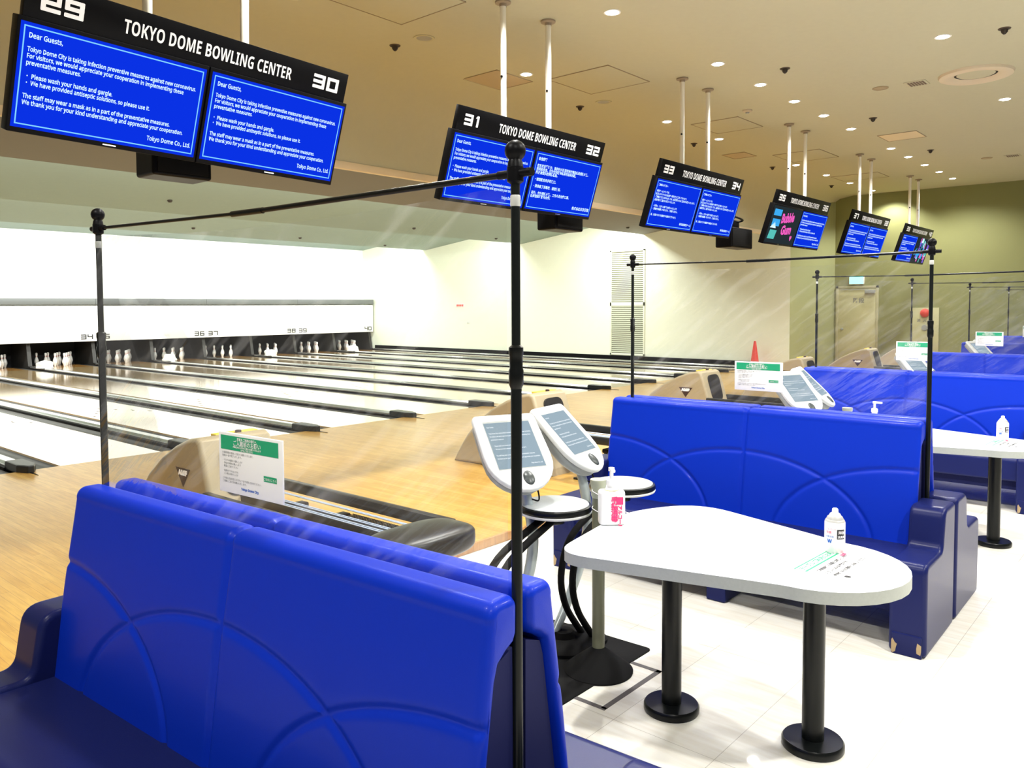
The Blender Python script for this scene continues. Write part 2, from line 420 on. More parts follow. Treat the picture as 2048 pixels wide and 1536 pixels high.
t = thing('fire_hydrant_cabinet', 'olive fire hose cabinet with red lamp set in the end wall', 'cabinet', (XR, 5.36, ZF))
bm = B(); box(bm, -.04, 0, -.32, .34, .02, 1.62, .006); obj('cabinet_door', bm, mat('door_paint', (0, 0, 0)), t)
bm = B(); lathe(bm, [(.11, 0), (.10, .05), (.05, .085), (0, .09)], n=20); xf(bm, frame((-.04, 0, 1.49), (0, 0, 1), (0, 1, 0), (-1, 0, 0))); obj('alarm_lamp', bm, REDP, t, label='round red lamp')
bm = B(); lathe(bm, [(.075, 0), (.07, .02), (0, .022)], n=20); xf(bm, frame((-.04, 0, 1.12), (0, 0, 1), (0, 1, 0), (-1, 0, 0))); obj('round_plate', bm, GREYD, t)
bm = text_bm('\u6d88  \u706b  \u6813', .09, frame((-.0415, -.0, 1.27), (0, -1, 0), (0, 0, 1), (-1, 0, 0)), align='CENTER', ay='BOTTOM_BASELINE', bold=.001); obj('lettering', bm, INK, t, smooth=False)
# lane wall things
t = thing('louvre_grille', 'tall pale louvred air grille in the wall beside the lanes', 'air grille', (XW, 12.93, .19))
bm = B()
for y0, y1, z0, z1 in ((-.6, -.55, 0, 3.1), (.55, .6, 0, 3.1), (-.6, .6, 0, .05), (-.6, .6, 3.05, 3.1), (-.6, .6, 1.45, 1.56)): box(bm, -.035, 0, y0, y1, z0, z1, .003)
obj('grille_frame', bm, WALLW, t)
bm = B()
k = 0
while .08+k*.058 < 3.03:
    z = .08+k*.058; k += 1
    if 1.42 < z < 1.57: continue
    quad(bm, (-.03, -.55, z), (-.03, .55, z), (-.008, .55, z+.034), (-.008, -.55, z+.034)); quad(bm, (-.008, -.55, z+.034), (-.008, .55, z+.034), (-.03, .55, z), (-.03, -.55, z))
o = obj('louvre_slats', bm, WALLW, t, smooth=False)
bm = B(); box(bm, -.007, -.002, -.56, .56, .04, 3.06); obj('back_plate', bm, mat('grille_back', (.30, .30, .24), .9), t)
t = thing('wall_notice', 'small red notice high on the white lane wall', 'notice', (XW, 19.85, 1.62))
bm = B(); box(bm, -.012, 0, -.2, .2, 0, .13, .002); obj('plate', bm, WPL, t)
bm = B()
for i in range(4): box(bm, -.015, -.012, -.17+i*.09, -.11+i*.09, .03, .1)
obj('lettering', bm, REDP, t)
bm = B(); box(bm, XW-.015, XW, 19.38, 19.5, 1.05, 1.13, .003); tag(obj('wall_socket', bm, GREYP), 'tiny pale socket on the lane wall below the red notice', 'socket')
t = thing('traffic_cone', 'red traffic cone standing at the wall corner by the foul line', 'cone', (19.8, 8.85, 0))
bm = B(); lathe(bm, [(.13, .03), (.12, .05), (.03, .7), (.02, .72), (0, .72)], n=20); obj('cone_body', bm, REDP, t)
bm = B(); box(bm, -.18, .18, -.18, .18, 0, .035, .012); obj('cone_base', bm, REDP, t)

# ------------------------------------------------------------------ lanes
def lx(n): return 6.276+1.715*n
LN0, LN1 = -4, 8
pins_proto = None
bmL = B(); box(bmL, -.53, .53, 0, 15.25, -.12, 0); meL = None
for n in range(LN0, LN1):
    num = 33+n; cx = lx(n+.5)
    lab = 'wooden bowling lane %d, ending in the pin deck below %s' % (num, 'number 34' if num == 34 else 'the mask at lane position %d' % num)
    if n == LN0:
        t = thing('bowling_lane', lab, 'bowling lane', (cx, YFOUL, 0), group='bowling lanes')
        bm = B(); box(bm, -.53, .53, 0, 14.9, -.14, 0); obj('lane_surface', bm, LANE, t)
        bm = B(); box(bm, -.53, .53, 14.9, 16.7, -.14, .0); obj('pin_deck', bm, DECK, t, label='orange-brown wooden pin deck')
        for s in (-1, 1):
            bm = B(); pr = []
            for k in range(9):
                a = PI*k/8; pr.append((s*.637+.107*math.cos(a), -.02-.075*math.sin(a)))
            v0 = [bm.verts.new((a, 0, b)) for a, b in pr]; v1 = [bm.verts.new((a, 16.6, b)) for a, b in pr]
            for k in range(8): bm.faces.new((v0[k], v0[k+1], v1[k+1], v1[k]))
            obj('gutter', bm, GUTT, t)
        bm = B()
        for i in range(-3, 4):
            y = 4.6-abs(i)*.3; bm.faces.new([bm.verts.new(p) for p in ((i*.14-.02, y, .0008), (i*.14+.02, y, .0008), (i*.14, y+.15, .0008))])
        obj('arrow_marks', bm, BROWN, t)
        lane0 = t
    else: dup(lane0, (cx, YFOUL, 0), None, lab)
# dividers
t = thing('lane_divider', '', 'lane divider', (lx(-3), YFOUL, 0), group='lane dividers')
bm = B(); prism(bm, rounded([(-.08, -.02), (.08, -.02), (.08, .03), (.05, .055), (-.05, .055), (-.08, .03)], .012, 3), .32, 15.4, axis='y'); obj('capping', bm, SILV, t)
bm = B()
for s in (-1, 1): box(bm, s*.094-.014, s*.094+.014, .3, 15.4, -.135, .012, .004)
obj('black_side_rail', bm, BLACK, t)
bm = B(); prism(bm, rounded([(-.09, .34), (-.09, -.02), (-.03, -.16), (.03, -.16), (.09, -.02), (.09, .34)], .03, 4), -.02, .075, bev=.02); obj('end_cap', bm, DGREY, t, label='dark rounded end cap')
bm = B(); prism(bm, [(-.012, -.15), (0, -.36), (.012, -.15)], 0, .006); obj('foul_line_point', bm, BLACK, t)
div0 = t
for n in range(-3, LN1+1):
    nb = ('between the lanes under %d and %d' % (32+n, 33+n)) if n < 8 else 'between lane 40 and the wall'
    lab = 'silver lane divider with dark end cap, '+nb
    if n == -3: t['label'] = lab
    else: dup(div0, (lx(n), YFOUL, 0), None, lab)
# white lumpy covers on every second divider near the pins
for n, c in ((1, 'the lanes under 33 and 34'), (3, 'the lanes under 35 and 36'), (5, 'the lanes under 37 and 38'), (7, 'the lanes under 39 and 40')):
    bm = B(); bmesh.ops.create_icosphere(bm, subdivisions=3, radius=1)
    rr = random.Random(n)
    ph = [rr.uniform(0, 6) for _ in range(4)]
    for v in bm.verts:
        f = 1+.13*math.sin(5*v.co.x+ph[0])*math.cos(4*v.co.y+ph[1])+.1*math.sin(6*v.co.z+ph[2])
        v.co = Vector((v.co.x*.2*f, v.co.y*.2*f, max(-.05, v.co.z*.16*f)+.10))
    o = obj('crumpled_cover', bm, WPL); o.location = (lx(n), 23.55, .0)
    tag(o, 'white crumpled cover sitting on the divider between '+c, 'cover', 'white covers on the lane dividers')
# pin masks, pins
bmx = None
for n in range(LN0, LN1, 2):
    x0, x1 = lx(n), lx(n+2); cx = (x0+x1)/2; a, b = 33+n, 34+n
    t = thing('pin_mask', 'white pin mask panel numbered %d and %d above the pin decks' % (a, b), 'pin mask', (cx, YMASK, .69), group='white pin mask panels')
    bm = B(); box(bm, -1.712, 1.712, 0, .08, 0, 1.03, .004); obj('mask_panel', bm, WHITE, t)
    bm = B(); box(bm, -1.714, 1.714, -.05, .5, 1.06, 1.24, .01); obj('top_ledge', bm, mat('grey_ledge', (.13, .14, .14), .4), t, label='grey metal top ledge')
    w, h, th = .15, .14, .026
    for num, dx in ((a, -1.66), (b, 1.30)):
        bm = digits_bm(str(num), w, h, th, .03, frame((dx, -.004, .06), (1, 0, 0), (0, 0, 1), (0, -1, 0))); obj('lane_number', bm, INKB, t, smooth=False)
    # printed shapes and lettering, overexposed look put into the pale colours
    rr = random.Random(n)
    PALE = [mat('pale_green', (.66, .88, .74), .5), mat('pale_cyan', (.70, .88, .88), .5), mat('pale_pink', (.92, .80, .83), .5), mat('pale_yellow', (.93, .92, .68), .5)]
    for k, (px, pw, sl, mi) in enumerate(((-.9, .28, -.35, 0), (-.35, .12, -.35, 1), (.55, .4, .2, 2), (1.1, .2, .25, 3))):
        px += rr.uniform(-.2, .2)
        bm = B(); quad(bm, (px, -.003, .25), (px+pw, -.003, .25), (px+pw+sl, -.003, .95), (px+sl, -.003, .95)); obj('pale_stripe', bm, PALE[mi], t, smooth=False)
    bm = text_bm(sans('TOKYO DOME'), .10, frame((-.35, -.004, .07), (1, 0, 0), (0, 0, 1), (0, -1, 0)), sx=1.3); obj('lettering', bm, mat('pale_ink', (.62, .62, .62), .6), t, smooth=False)
for n in range(LN0, LN1+1):
    bm = B(); prism(bm, [(24.35, .02), (24.62, .05), (24.7, .45), (24.75, .68), (26.0, .68), (26.0, -.1), (24.35, -.1)], lx(n)-.05, lx(n)+.05, axis='x')
    o = obj('kickback_plate', bm, mat('dark_kickback', (.03, .028, .026), .45), smooth=False)
    tag(o, 'dark kickback plate beside the pin deck, '+('between lanes under %d and %d' % (32+n, 33+n) if n < 8 else 'at the wall right of lane 40'), 'kickback', 'dark kickback plates between the pin decks')
PP = [(.0, .0), (.020, 0), (.0257, .004), (.033, .04), (.048, .08), (.0605, .114), (.058, .15), (.0495, .19), (.034, .23), (.0235, .26), (.0228, .275), (.028, .31), (.0323, .345), (.028, .367), (.015, .379), (0, .381)]
pin0 = thing('bowling_pin', '', 'bowling pin', (0, 0, 0), group='bowling pins on the decks')
bm = B(); lathe(bm, PP, n=16, cap=False); obj('pin_body', bm, PINW, pin0)
bm = B()
for z in (.262, .284): lathe(bm, [(.0242, z), (.0247, z+.004), (.0242, z+.008)], n=16, cap=False)
obj('neck_stripes', bm, REDP, pin0)
first = True
for n in range(-1, 8):
    for row in range(4):
        for k in range(row+1):
            x = lx(n+.5)+(k-row/2)*.3048; y = 24.55+row*.264
            lab = 'white bowling pin on the deck of lane %d, %s row, %s from left' % (33+n, ('front', 'second', 'third', 'back')[row], ('first', 'second', 'third', 'fourth')[k])
            if first: pin0.location = (x, y, 0); pin0['label'] = lab; first = False
            else: dup(pin0, (x, y, 0), None, lab)

# ------------------------------------------------------------------ ceiling fittings
def spot(loc, e, ang=150, blend=.6):
    d = bpy.data.lights.new('downlight_beam', 'SPOT'); d.energy = e; d.spot_size = math.radians(ang); d.spot_blend = blend; d.shadow_soft_size = .08
    d.color = (1, .98, .95)
    o = bpy.data.objects.new('downlight_beam', d); o.location = loc; COL.objects.link(o)
SPOT_E = 400
dl = thing('recessed_downlight', '', 'ceiling light', (0, 0, 0), group='lit recessed downlights')
bm = B(); lathe(bm, [(.085, 0), (.085, -.006), (.068, -.006), (.066, 0), (.06, .02)], n=24, cap=False); obj('trim_ring', bm, WPL, dl)
bm = B(); lathe(bm, [(.063, -.004), (.05, -.012), (0, -.016)], n=24, cap=False); obj('lamp', bm, E_LAMP, dl)
lit = [('middle row above the tables', 4.5, [6.71, 8.955, 10.16, 11.30, 12.445, 13.68, 15.87, 17.0, 18.2, 19.37, 20.58]),
       ('row above the approach edge', 6.48, [4.4, 7.76, 11.19, 12.96, 16.4, 18.13, 19.68, 21.35]),
       ('right row above the walkway', 2.24, [9.68, 13.18])]
first = True
NTH = ('nearest', 'second', 'third', 'fourth', 'fifth', 'sixth', 'seventh', 'eighth', 'ninth', 'tenth', 'farthest')
for nm, y, xs in lit:
    for i, x in enumerate(xs):
        lab = 'lit recessed ceiling downlight, %s in the %s' % (NTH[i] if i < len(xs)-1 else 'farthest', nm)
        if first: dl.location = (x, y, HC); dl['label'] = lab; first = False
        else: dup(dl, (x, y, HC), None, lab)
        if i == 0 or (i % 2 == 0): spot((x, y, HC-.03), SPOT_E if y < 6 else SPOT_E*.35)
spot((21.5, 6.15, HC-.03), 230, 130, .5)
# downlight rows carried on out of view; leftmost ones added to brighten the front bench
for x, y, f in ((2.68, 2.24, 1.2), (6.18, 2.24, 1.45), (3.2, 4.5, .7), (5.54, 4.5, .85), (3.0, -1.2, 1.6), (6.2, -1.2, 1.6), (9.7, -1.2, 1.2), (16.7, 2.24, 1), (-.82, 2.24, .95), (-.82, -1.2, .9)): spot((x, y, HC-.03), SPOT_E*f)
for x, y, nm in ((6.0, 6.435, 'nearest unlit downlight behind the monitor of lanes 29 and 30'), (9.53, 6.537, 'unlit downlight beyond the large access panel by monitor 31')):
    t = thing('unlit_downlight', nm, 'ceiling light', (x, y, HC), group='unlit recessed downlights')
    bm = B(); lathe(bm, [(.115, 0), (.115, -.008), (.092, -.008), (.08, -.001)], n=24, cap=False); obj('trim_ring', bm, CEIL, t)
    bm = B(); lathe(bm, [(.088, -.003), (.05, -.006), (0, -.007)], n=24, cap=False); obj('lens', bm, mat('dull_lens', (.35, .35, .33), .3), t)
sp = thing('sprinkler_head', '', 'sprinkler', (0, 0, 0), group='dark sprinkler heads')
bm = B(); lathe(bm, [(.05, 0), (.05, -.01), (.035, -.014), (.03, -.04), (.012, -.06), (0, -.062)], n=14, cap=False); obj('head', bm, mat('dark_bronze', (.03, .02, .012), .5), sp)
bm = B(); lathe(bm, [(.062, 0), (.058, -.008), (.045, -.009)], n=16, cap=False); obj('rosette', bm, mat('brown_rosette', (.09, .06, .04), .5), sp)
for i, (x, y, w) in enumerate(((5.954, 6.856, 'behind the monitor of lanes 29 and 30'), (9.514, 6.936, 'just past the large access panel right of monitor 31'), (13.017, 6.99, 'beside the poles of monitor 33'), (9.68, 3.977, 'between two lit downlights right of centre'), (9.833, 1.692, 'at the right edge of the photo'), (13.126, 3.991, 'right of the poles of monitor 35'), (16.544, 3.997, 'near the farthest row of downlights'), (16.316, 6.946, 'left of the poles of monitor 35'), (19.792, 6.949, 'near the end wall above monitor 37'))):
    lab = 'dark sprinkler head, '+w
    if i == 0: sp.location = (x, y, HC); sp['label'] = lab
    else: dup(sp, (x, y, HC), None, lab)
def panel(x0, x1, y0, y1, lab, m):
    t = thing('access_panel', lab, 'ceiling panel', ((x0+x1)/2, (y0+y1)/2, HC), group='square ceiling access panels')
    hx, hy = (x1-x0)/2, (y1-y0)/2
    bm = B(); box(bm, -hx+.012, hx-.012, -hy+.012, hy-.012, -.006, 0, .002); obj('panel', bm, m, t)
    bm = B()
    for a, b, c, d in ((-hx, hx, -hy, -hy+.01), (-hx, hx, hy-.01, hy), (-hx, -hx+.01, -hy, hy), (hx-.01, hx, -hy, hy)): box(bm, a, b, c, d, -.009, 0)
    obj('panel_frame', bm, mat('panel_seam', (.40, .33, .22), .7), t)
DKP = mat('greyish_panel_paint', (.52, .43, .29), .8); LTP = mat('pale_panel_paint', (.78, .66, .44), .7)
panel(4.62, 5.56, 5.38, 6.3, 'square access panel in the ceiling, nearest, at the top edge of the photo', CEIL)
panel(7.37, 8.06, 6.62, 7.2, 'small greyish access panel behind the poles of monitor 31', DKP)
panel(8.11, 9.06, 5.5, 6.42, 'square access panel just right of the poles of monitor 31', CEIL)
panel(11.62, 12.53, 5.5, 6.3, 'square access panel right of the poles of monitor 33', CEIL)
panel(14.35, 14.9, 6.66, 7.12, 'small greyish access panel left of the poles of monitor 35', DKP)
panel(15.02, 16.05, 5.5, 6.4, 'square access panel behind the poles of monitor 35', CEIL)
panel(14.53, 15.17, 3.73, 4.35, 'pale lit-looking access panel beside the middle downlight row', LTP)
panel(18.45, 19.3, 5.5, 6.5, 'square access panel behind the poles of monitor 37', CEIL)
t = thing('ring_diffuser', 'round ceiling air diffuser with a wide recessed ring, upper right', 'air diffuser', (11.51, 2.28, HC))
bm = B(); lathe(bm, [(.42, 0), (.41, -.03), (.36, -.045), (.27, -.03), (.24, -.004)], n=40, cap=False); obj('ring', bm, mat('ring_paint', (.72, .62, .46), .6), t)
bm = B(); lathe(bm, [(.215, -.005), (.2, -.012), (0, -.014)], n=36, cap=False); obj('centre_disc', bm, CEIL, t)
bm = B(); lathe(bm, [(.26, -.004), (.21, -.003)], n=36, cap=False); obj('dark_slot', bm, BLACK, t)
for x, y, lab in ((11.46, 2.95, 'small dark rectangular vent beside the ring diffuser'), (18.23, 2.95, 'small dark rectangular vent far down the ceiling at the right edge')):
    t = thing('ceiling_vent', lab, 'vent', (x, y, HC), group='small rectangular ceiling vents')
    bm = B(); box(bm, -.13, .13, -.13, .13, -.008, 0, .002); obj('vent_frame', bm, CEIL, t)
    bm = B()
    for k in range(6): box(bm, -.1, .1, -.1+k*.034, -.078+k*.034, -.012, -.008)
    obj('vent_slats', bm, mat('vent_dark', (.16, .11, .08), .7), t)
for x, y, lab, r in ((11.393, 3.376, 'small flush ceiling speaker left of the rectangular vent', .1), (18.2, 3.38, 'small flush ceiling speaker far down near the far vent', .1)):
    bm = B(); lathe(bm, [(r, 0), (r, -.008), (r*.85, -.012), (r*.8, -.006), (0, -.005)], n=24, cap=False); o = obj('ceiling_speaker', bm, mat('speaker_grille', (.40, .32, .2), .7)); o.location = (x, y, HC)
    tag(o, lab, 'speaker', 'flush ceiling speakers')
t = thing('smoke_detector', 'white smoke detector on the ceiling left of the middle downlight row', 'detector', (11.34, 5.22, HC))
bm = B(); lathe(bm, [(.07, 0), (.07, -.02), (.045, -.035), (0, -.036)], n=20, cap=False); obj('detector_body', bm, mat('aged_white', (.6, .52, .38), .6), t)
bm = B(); lathe(bm, [(.03, -.034), (.025, -.05), (0, -.052)], n=14, cap=False); obj('detector_cap', bm, GREYD, t)
for i, (x, y, z, w) in enumerate(((7.8, 15.9, 3.80, 'middle step, left'), (14.72, 16.26, 3.76, 'middle step, centre'), (18.37, 16.57, 3.73, 'middle step, right'), (10.81, 20.75, 3.79, 'far step, left'), (14.35, 21.0, 3.76, 'far step, centre'), (17.86, 21.2, 3.74, 'far step, right'), (18.5, 11.9, 3.76, 'near step, right'))):
    bm = B(); lathe(bm, [(.05, .03), (.05, -.005), (.03, -.03), (0, -.035)], n=12, cap=False); o = obj('sprinkler_head', bm, mat('dark_bronze', (0, 0, 0))); o.location = (x, y, z)
    tag(o, 'dark sprinkler on the stepped lane ceiling, '+w, 'sprinkler', 'sprinklers over the lanes')

# ------------------------------------------------------------------ scoring monitors
EN = ['Dear Guests,', '', 'Tokyo Dome City is taking infection preventive measures against new coronavirus.', 'For visitors, we would appreciate your cooperation in implementing these', 'preventative measures.', '',
      '\u30fb Please wash your hands and gargle.', '\u30fb We have provided antiseptic solutions, so please use it.', '', 'The staff may wear a mask as in a part of the preventative measures.', 'We thank you for your kind understanding and appreciate your cooperation.', '', '>Tokyo Dome Co., Ltd.']
CN = ['各位顾客', '', '在东京巨蛋城中，实施针对新型冠状病毒的感染预防对策。', '到场的各位，因为空间狭窄感染可能的问题，', '所以请您协助预防感染。', '', '・请您配合洗手和漱口。', '', '・我准备了消毒液，请您使用。', '', '另外，作为预防对策，工作人员也戴口罩。', '感谢您的理解与合作。', '', '>株式会社东京巨蛋']
JP = ['ご来場のお客様へ', '', '東京ドームシティでは、', '新型コロナウイルス感染症の予防対策を実施しております。', 'ご来場の皆様におかれましては、感染予防のためご協力をお願いいたします。', '感染予防にご協力をお願いいたします。', '', '・手洗い、うがいの励行をお願いいたします。', '・消毒液を設置しております。ご利用ください。', '', '尚、係員はマスクを着用する場合がございます。', '', '>株式会社東京ドーム']
MY0, MZ0, MY1, MZ1 = 4.957, 3.393, 5.212, 2.594
ty = Vector((0, MY0-MY1, MZ0-MZ1)).normalized(); tn = Vector((1, 0, 0)).cross(ty)
MH = math.hypot(MY0-MY1, MZ0-MZ1)
def monitor(k):
    a, b = 31+2*k, 32+2*k
    xc = 6.155+k*P
    t = thing('scoring_monitor', 'twin blue overhead scoring monitor for lanes %d and %d, hanging on two poles' % (a, b), 'monitor', (xc, MY0, MZ0), group='overhead scoring monitors')
    M = frame((0, 0, 0), (1, 0, 0), ty, tn)      # x right, y up the tilted face, z towards the viewers
    HB = .215
    bm = B(); box(bm, -1.112, 1.112, -HB, 0, -.05, .0, .004); xf(bm, M); hd = obj('header_board', bm, BLACK, t)
    bm = text_bm(sans('TOKYO DOME BOWLING CENTER', True), .112, None, align='CENTER', bold=.0, ay='BOTTOM_BASELINE')
    wd = max(v.co.x for v in bm.verts)-min(v.co.x for v in bm.verts)
    xf(bm, M @ Matrix.Translation((.022, -HB/2-.046, .003)) @ Matrix.Diagonal((1.19/wd, 1, 1, 1))); obj('header_lettering', bm, LETT, hd, smooth=False)
    w, h, th = .105, .098, .0225
    for num, dx in ((a, -1.03), (b, .805)):
        bm = digits_bm(str(num), w, h, th, .018, M @ Matrix.Translation((dx, -HB/2-h/2, .003))); obj('lane_number', bm, LETT, hd, smooth=False)
    for s, kind in zip((-1, 1), MON[k]):
        cx = s*.571
        bm = B(); box(bm, cx-.567, cx+.567, -MH, -HB+.005, -.07, .012, .006); xf(bm, M); sc = obj('screen', bm, BLACK, t)
        y1, y0 = -HB-.02, -MH+.03; x0, x1 = cx-.55, cx+.55
        bm = B(); quad(bm, (x0, y0, .0135), (x1, y0, .0135), (x1, y1, .0135), (x0, y1, .0135)); xf(bm, M)
        obj('display', bm, E_BLUE if kind in ('EN', 'CN', 'JP') else E_DARK, sc, smooth=False)
        if kind in ('EN', 'CN', 'JP'):
            bm = B(); q = .018
            for u0, u1, v0, v1 in ((x0+q, x1-q, y1-q-.007, y1-q), (x0+q, x1-q, y0+q, y0+q+.007), (x0+q, x0+q+.007, y0+q, y1-q), (x1-q-.007, x1-q, y0+q, y1-q)): quad(bm, (u0, v0, .0145), (u1, v0, .0145), (u1, v1, .0145), (u0, v1, .0145))
            xf(bm, M); obj('display_outline', bm, E_CYAN, sc, smooth=False)
            L = {'EN': EN, 'CN': CN, 'JP': JP}[kind]; yy = y1-.08
            step = (y1-y0-.11)/(len(L)-.2); sz = {'EN': .034, 'CN': .034, 'JP': .029}[kind]
            fx = {'EN': .78, 'CN': 1.0, 'JP': .98}[kind]
            for ln in L:
                if ln:
                    rt = ln[0] == '>'
                    tb = text_bm(sans(ln[1:] if rt else ln), sz*(1.12 if ln.startswith('Dear') or rt else 1), None, sx=fx, align='RIGHT' if rt else 'LEFT', bold=.0009, res=1)
                    wd = max((v.co.x for v in tb.verts), default=0)-min((v.co.x for v in tb.verts), default=0)
                    if wd > 1.0: xf(tb, Matrix.Diagonal((1.0/wd, 1, 1, 1)))
                    xf(tb, M @ Matrix.Translation((x1-.035 if rt else x0+.045, yy, .0145))); obj('display_text', tb, E_TXT, sc, smooth=False)
                yy -= step
        elif kind == 'BG':
            for pts, em in (([(x0+.06, y1-.15), (x0+.34, y1-.15), (x0+.34, y1-.05), (x0+.06, y1-.05)], E_SKY), ([(x0+.08, y1-.31), (x0+.36, y1-.31), (x0+.36, y1-.2), (x0+.08, y1-.2)], E_SKY),
                            ([(x0+.06, y0+.06), (x0+.31, y0+.06), (x0+.34, y0+.2), (x0+.09, y0+.2)], E_TEAL), ([(x0+.05, y0+.23), (x0+.27, y0+.23), (x0+.19, y0+.33)], E_TXT),
                            ([(x1-.16, y0+.06), (x1-.12, y0+.11), (x1-.12, y0+.14), (x1-.15, y0+.15), (x1-.16, y0+.135), (x1-.17, y0+.15), (x1-.2, y0+.14), (x1-.2, y0+.11)], E_PINK)):
                bm = B(); bm.faces.new([bm.verts.new((u, v, .0145)) for u, v in pts]); xf(bm, M); obj('display_artwork', bm, em, sc, smooth=False)
            bm = text_bm('Bubble', .2, M @ Matrix.Translation((x0+.40, y1-.25, .015)) @ Matrix.Rotation(.12, 4, 'Z'), sx=.85, bold=.010)
            xf(bm, Matrix.Identity(4)); obj('display_text', bm, E_PINK, sc, smooth=False)
            bm = text_bm('Gum', .2, M @ Matrix.Translation((x0+.50, y1-.43, .015)) @ Matrix.Rotation(.1, 4, 'Z'), sx=.95, bold=.010); obj('display_text', bm, E_PINK, sc, smooth=False)
        else:
            bm = B(); rr = random.Random(5)
            for i in range(46):
                u = rr.uniform(x0, x1-.12); v = rr.uniform(y0, y1-.1); a_, b_ = rr.uniform(.04, .16), rr.uniform(.04, .16); z = .0145+i*.00004
                quad(bm, (u, v, z), (min(x1, u+a_), v, z), (min(x1, u+a_*.9), min(y1, v+b_), z), (u+.02, min(y1, v+b_), z), rr.choice((0, 0, 1, 2, 3, 4)))
            xf(bm, M); obj('display_artwork', bm, [E_SKY, E_VIOL, E_TXT, E_PINK, E_TEAL], sc, smooth=False)
        bm = B(); box(bm, cx-.04, cx+.04, -MH+.012, -MH+.02, .012, .0135); xf(bm, M); obj('maker_badge', bm, CHROME, sc)
    for i, px in enumerate((5.791-6.155, 6.479-6.155)):
        bm = B(); dy = 5.12-MY0
        tube(bm, [(px, dy, -.22), (px, dy, HC-MZ0-.008)], .03, n=14); pl = obj('hanging_pole', bm, POLEW, t)
        bm = B(); lathe(bm, [(.075, HC-MZ0-.003), (.075, HC-MZ0-.018), (.035, HC-MZ0-.024), (.034, HC-MZ0-.05)], px, dy, 0, n=24, cap=False); obj('ceiling_flange', bm, mat('flange_paint', (.35, .28, .2), .5), pl)
        bm = B(); lathe(bm, [(0, 0), (.012, .002), (.012, .012), (0, .014)], n=10, cap=False); xf(bm, frame((px-.028, dy-.012, .42), (0, 0, 1), (0, 1, 0), (-1, 0, 0))); obj('clamp_screw', bm, BLACK, pl)
    bm = B(); box(bm, -.55, .55, dy-.01, dy+.05, -.26, -.2, .004); box(bm, -.5, -.45, dy+.03, dy+.09, -.5, -.2); box(bm, .45, .5, dy+.03, dy+.09, -.5, -.2); obj('mounting_bracket', bm, BLACK, t)
    return t
MON = {-1: ('EN', 'EN'), 0: ('EN', 'CN'), 1: ('JP', 'JP'), 2: ('BG', 'EN'), 3: ('EN', 'EN'), 4: ('EN', 'GM')}
for k in range(-1, 5):
    t = monitor(k)
    if k == -1:      # this one hangs slightly askew: pivot on its right end
        R_ = Matrix.Translation(t.location) @ Matrix.Translation((1.11, 0, -.4)) @ Matrix.Rotation(math.radians(2.6), 4, 'Z') @ Matrix.Rotation(math.radians(1.1), 4, 'Y') @ Matrix.Translation((-1.11, 0, .4))
        t.matrix_world = R_; t.location = R_.translation; t.rotation_euler = R_.to_euler()
# loudspeakers hung behind the monitors
for ax_, x0, x1, z0, z1, w in ((3.2, 2.50, 2.92, 2.53, 2.77, '29 and 30'), (6.63, 6.85, 7.36, 2.47, 2.72, '31 and 32'), (10.06, 11.06, 11.78, 2.50, 2.80, '33 and 34')):
    t = thing('loudspeaker', 'black loudspeaker box hanging below and behind the monitor of lanes '+w, 'loudspeaker', ((x0+x1)/2, 5.45, z0), group='black loudspeakers under the monitors')
    hw = (x1-x0)/2
    bm = B(); box(bm, -hw, hw, -.13, .13, 0, z1-z0, .02, 3); obj('speaker_cabinet', bm, BLACK, t)
    bm = B(); box(bm, -hw+.03, hw-.03, -.138, -.128, .025, z1-z0-.025, .004); obj('speaker_grille', bm, RUB, t)
    bm = B(); box(bm, -hw*.3, hw*.3, -.03, .03, z1-z0-.005, z1-z0+.12, .004); tube(bm, [(0, 0, z1-z0+.09), (0, -.12, 2.93-z0), (ax_-(x0+x1)/2, -.25, 2.97-z0)], .015, n=8); obj('hanging_bracket', bm, BLACK, t)

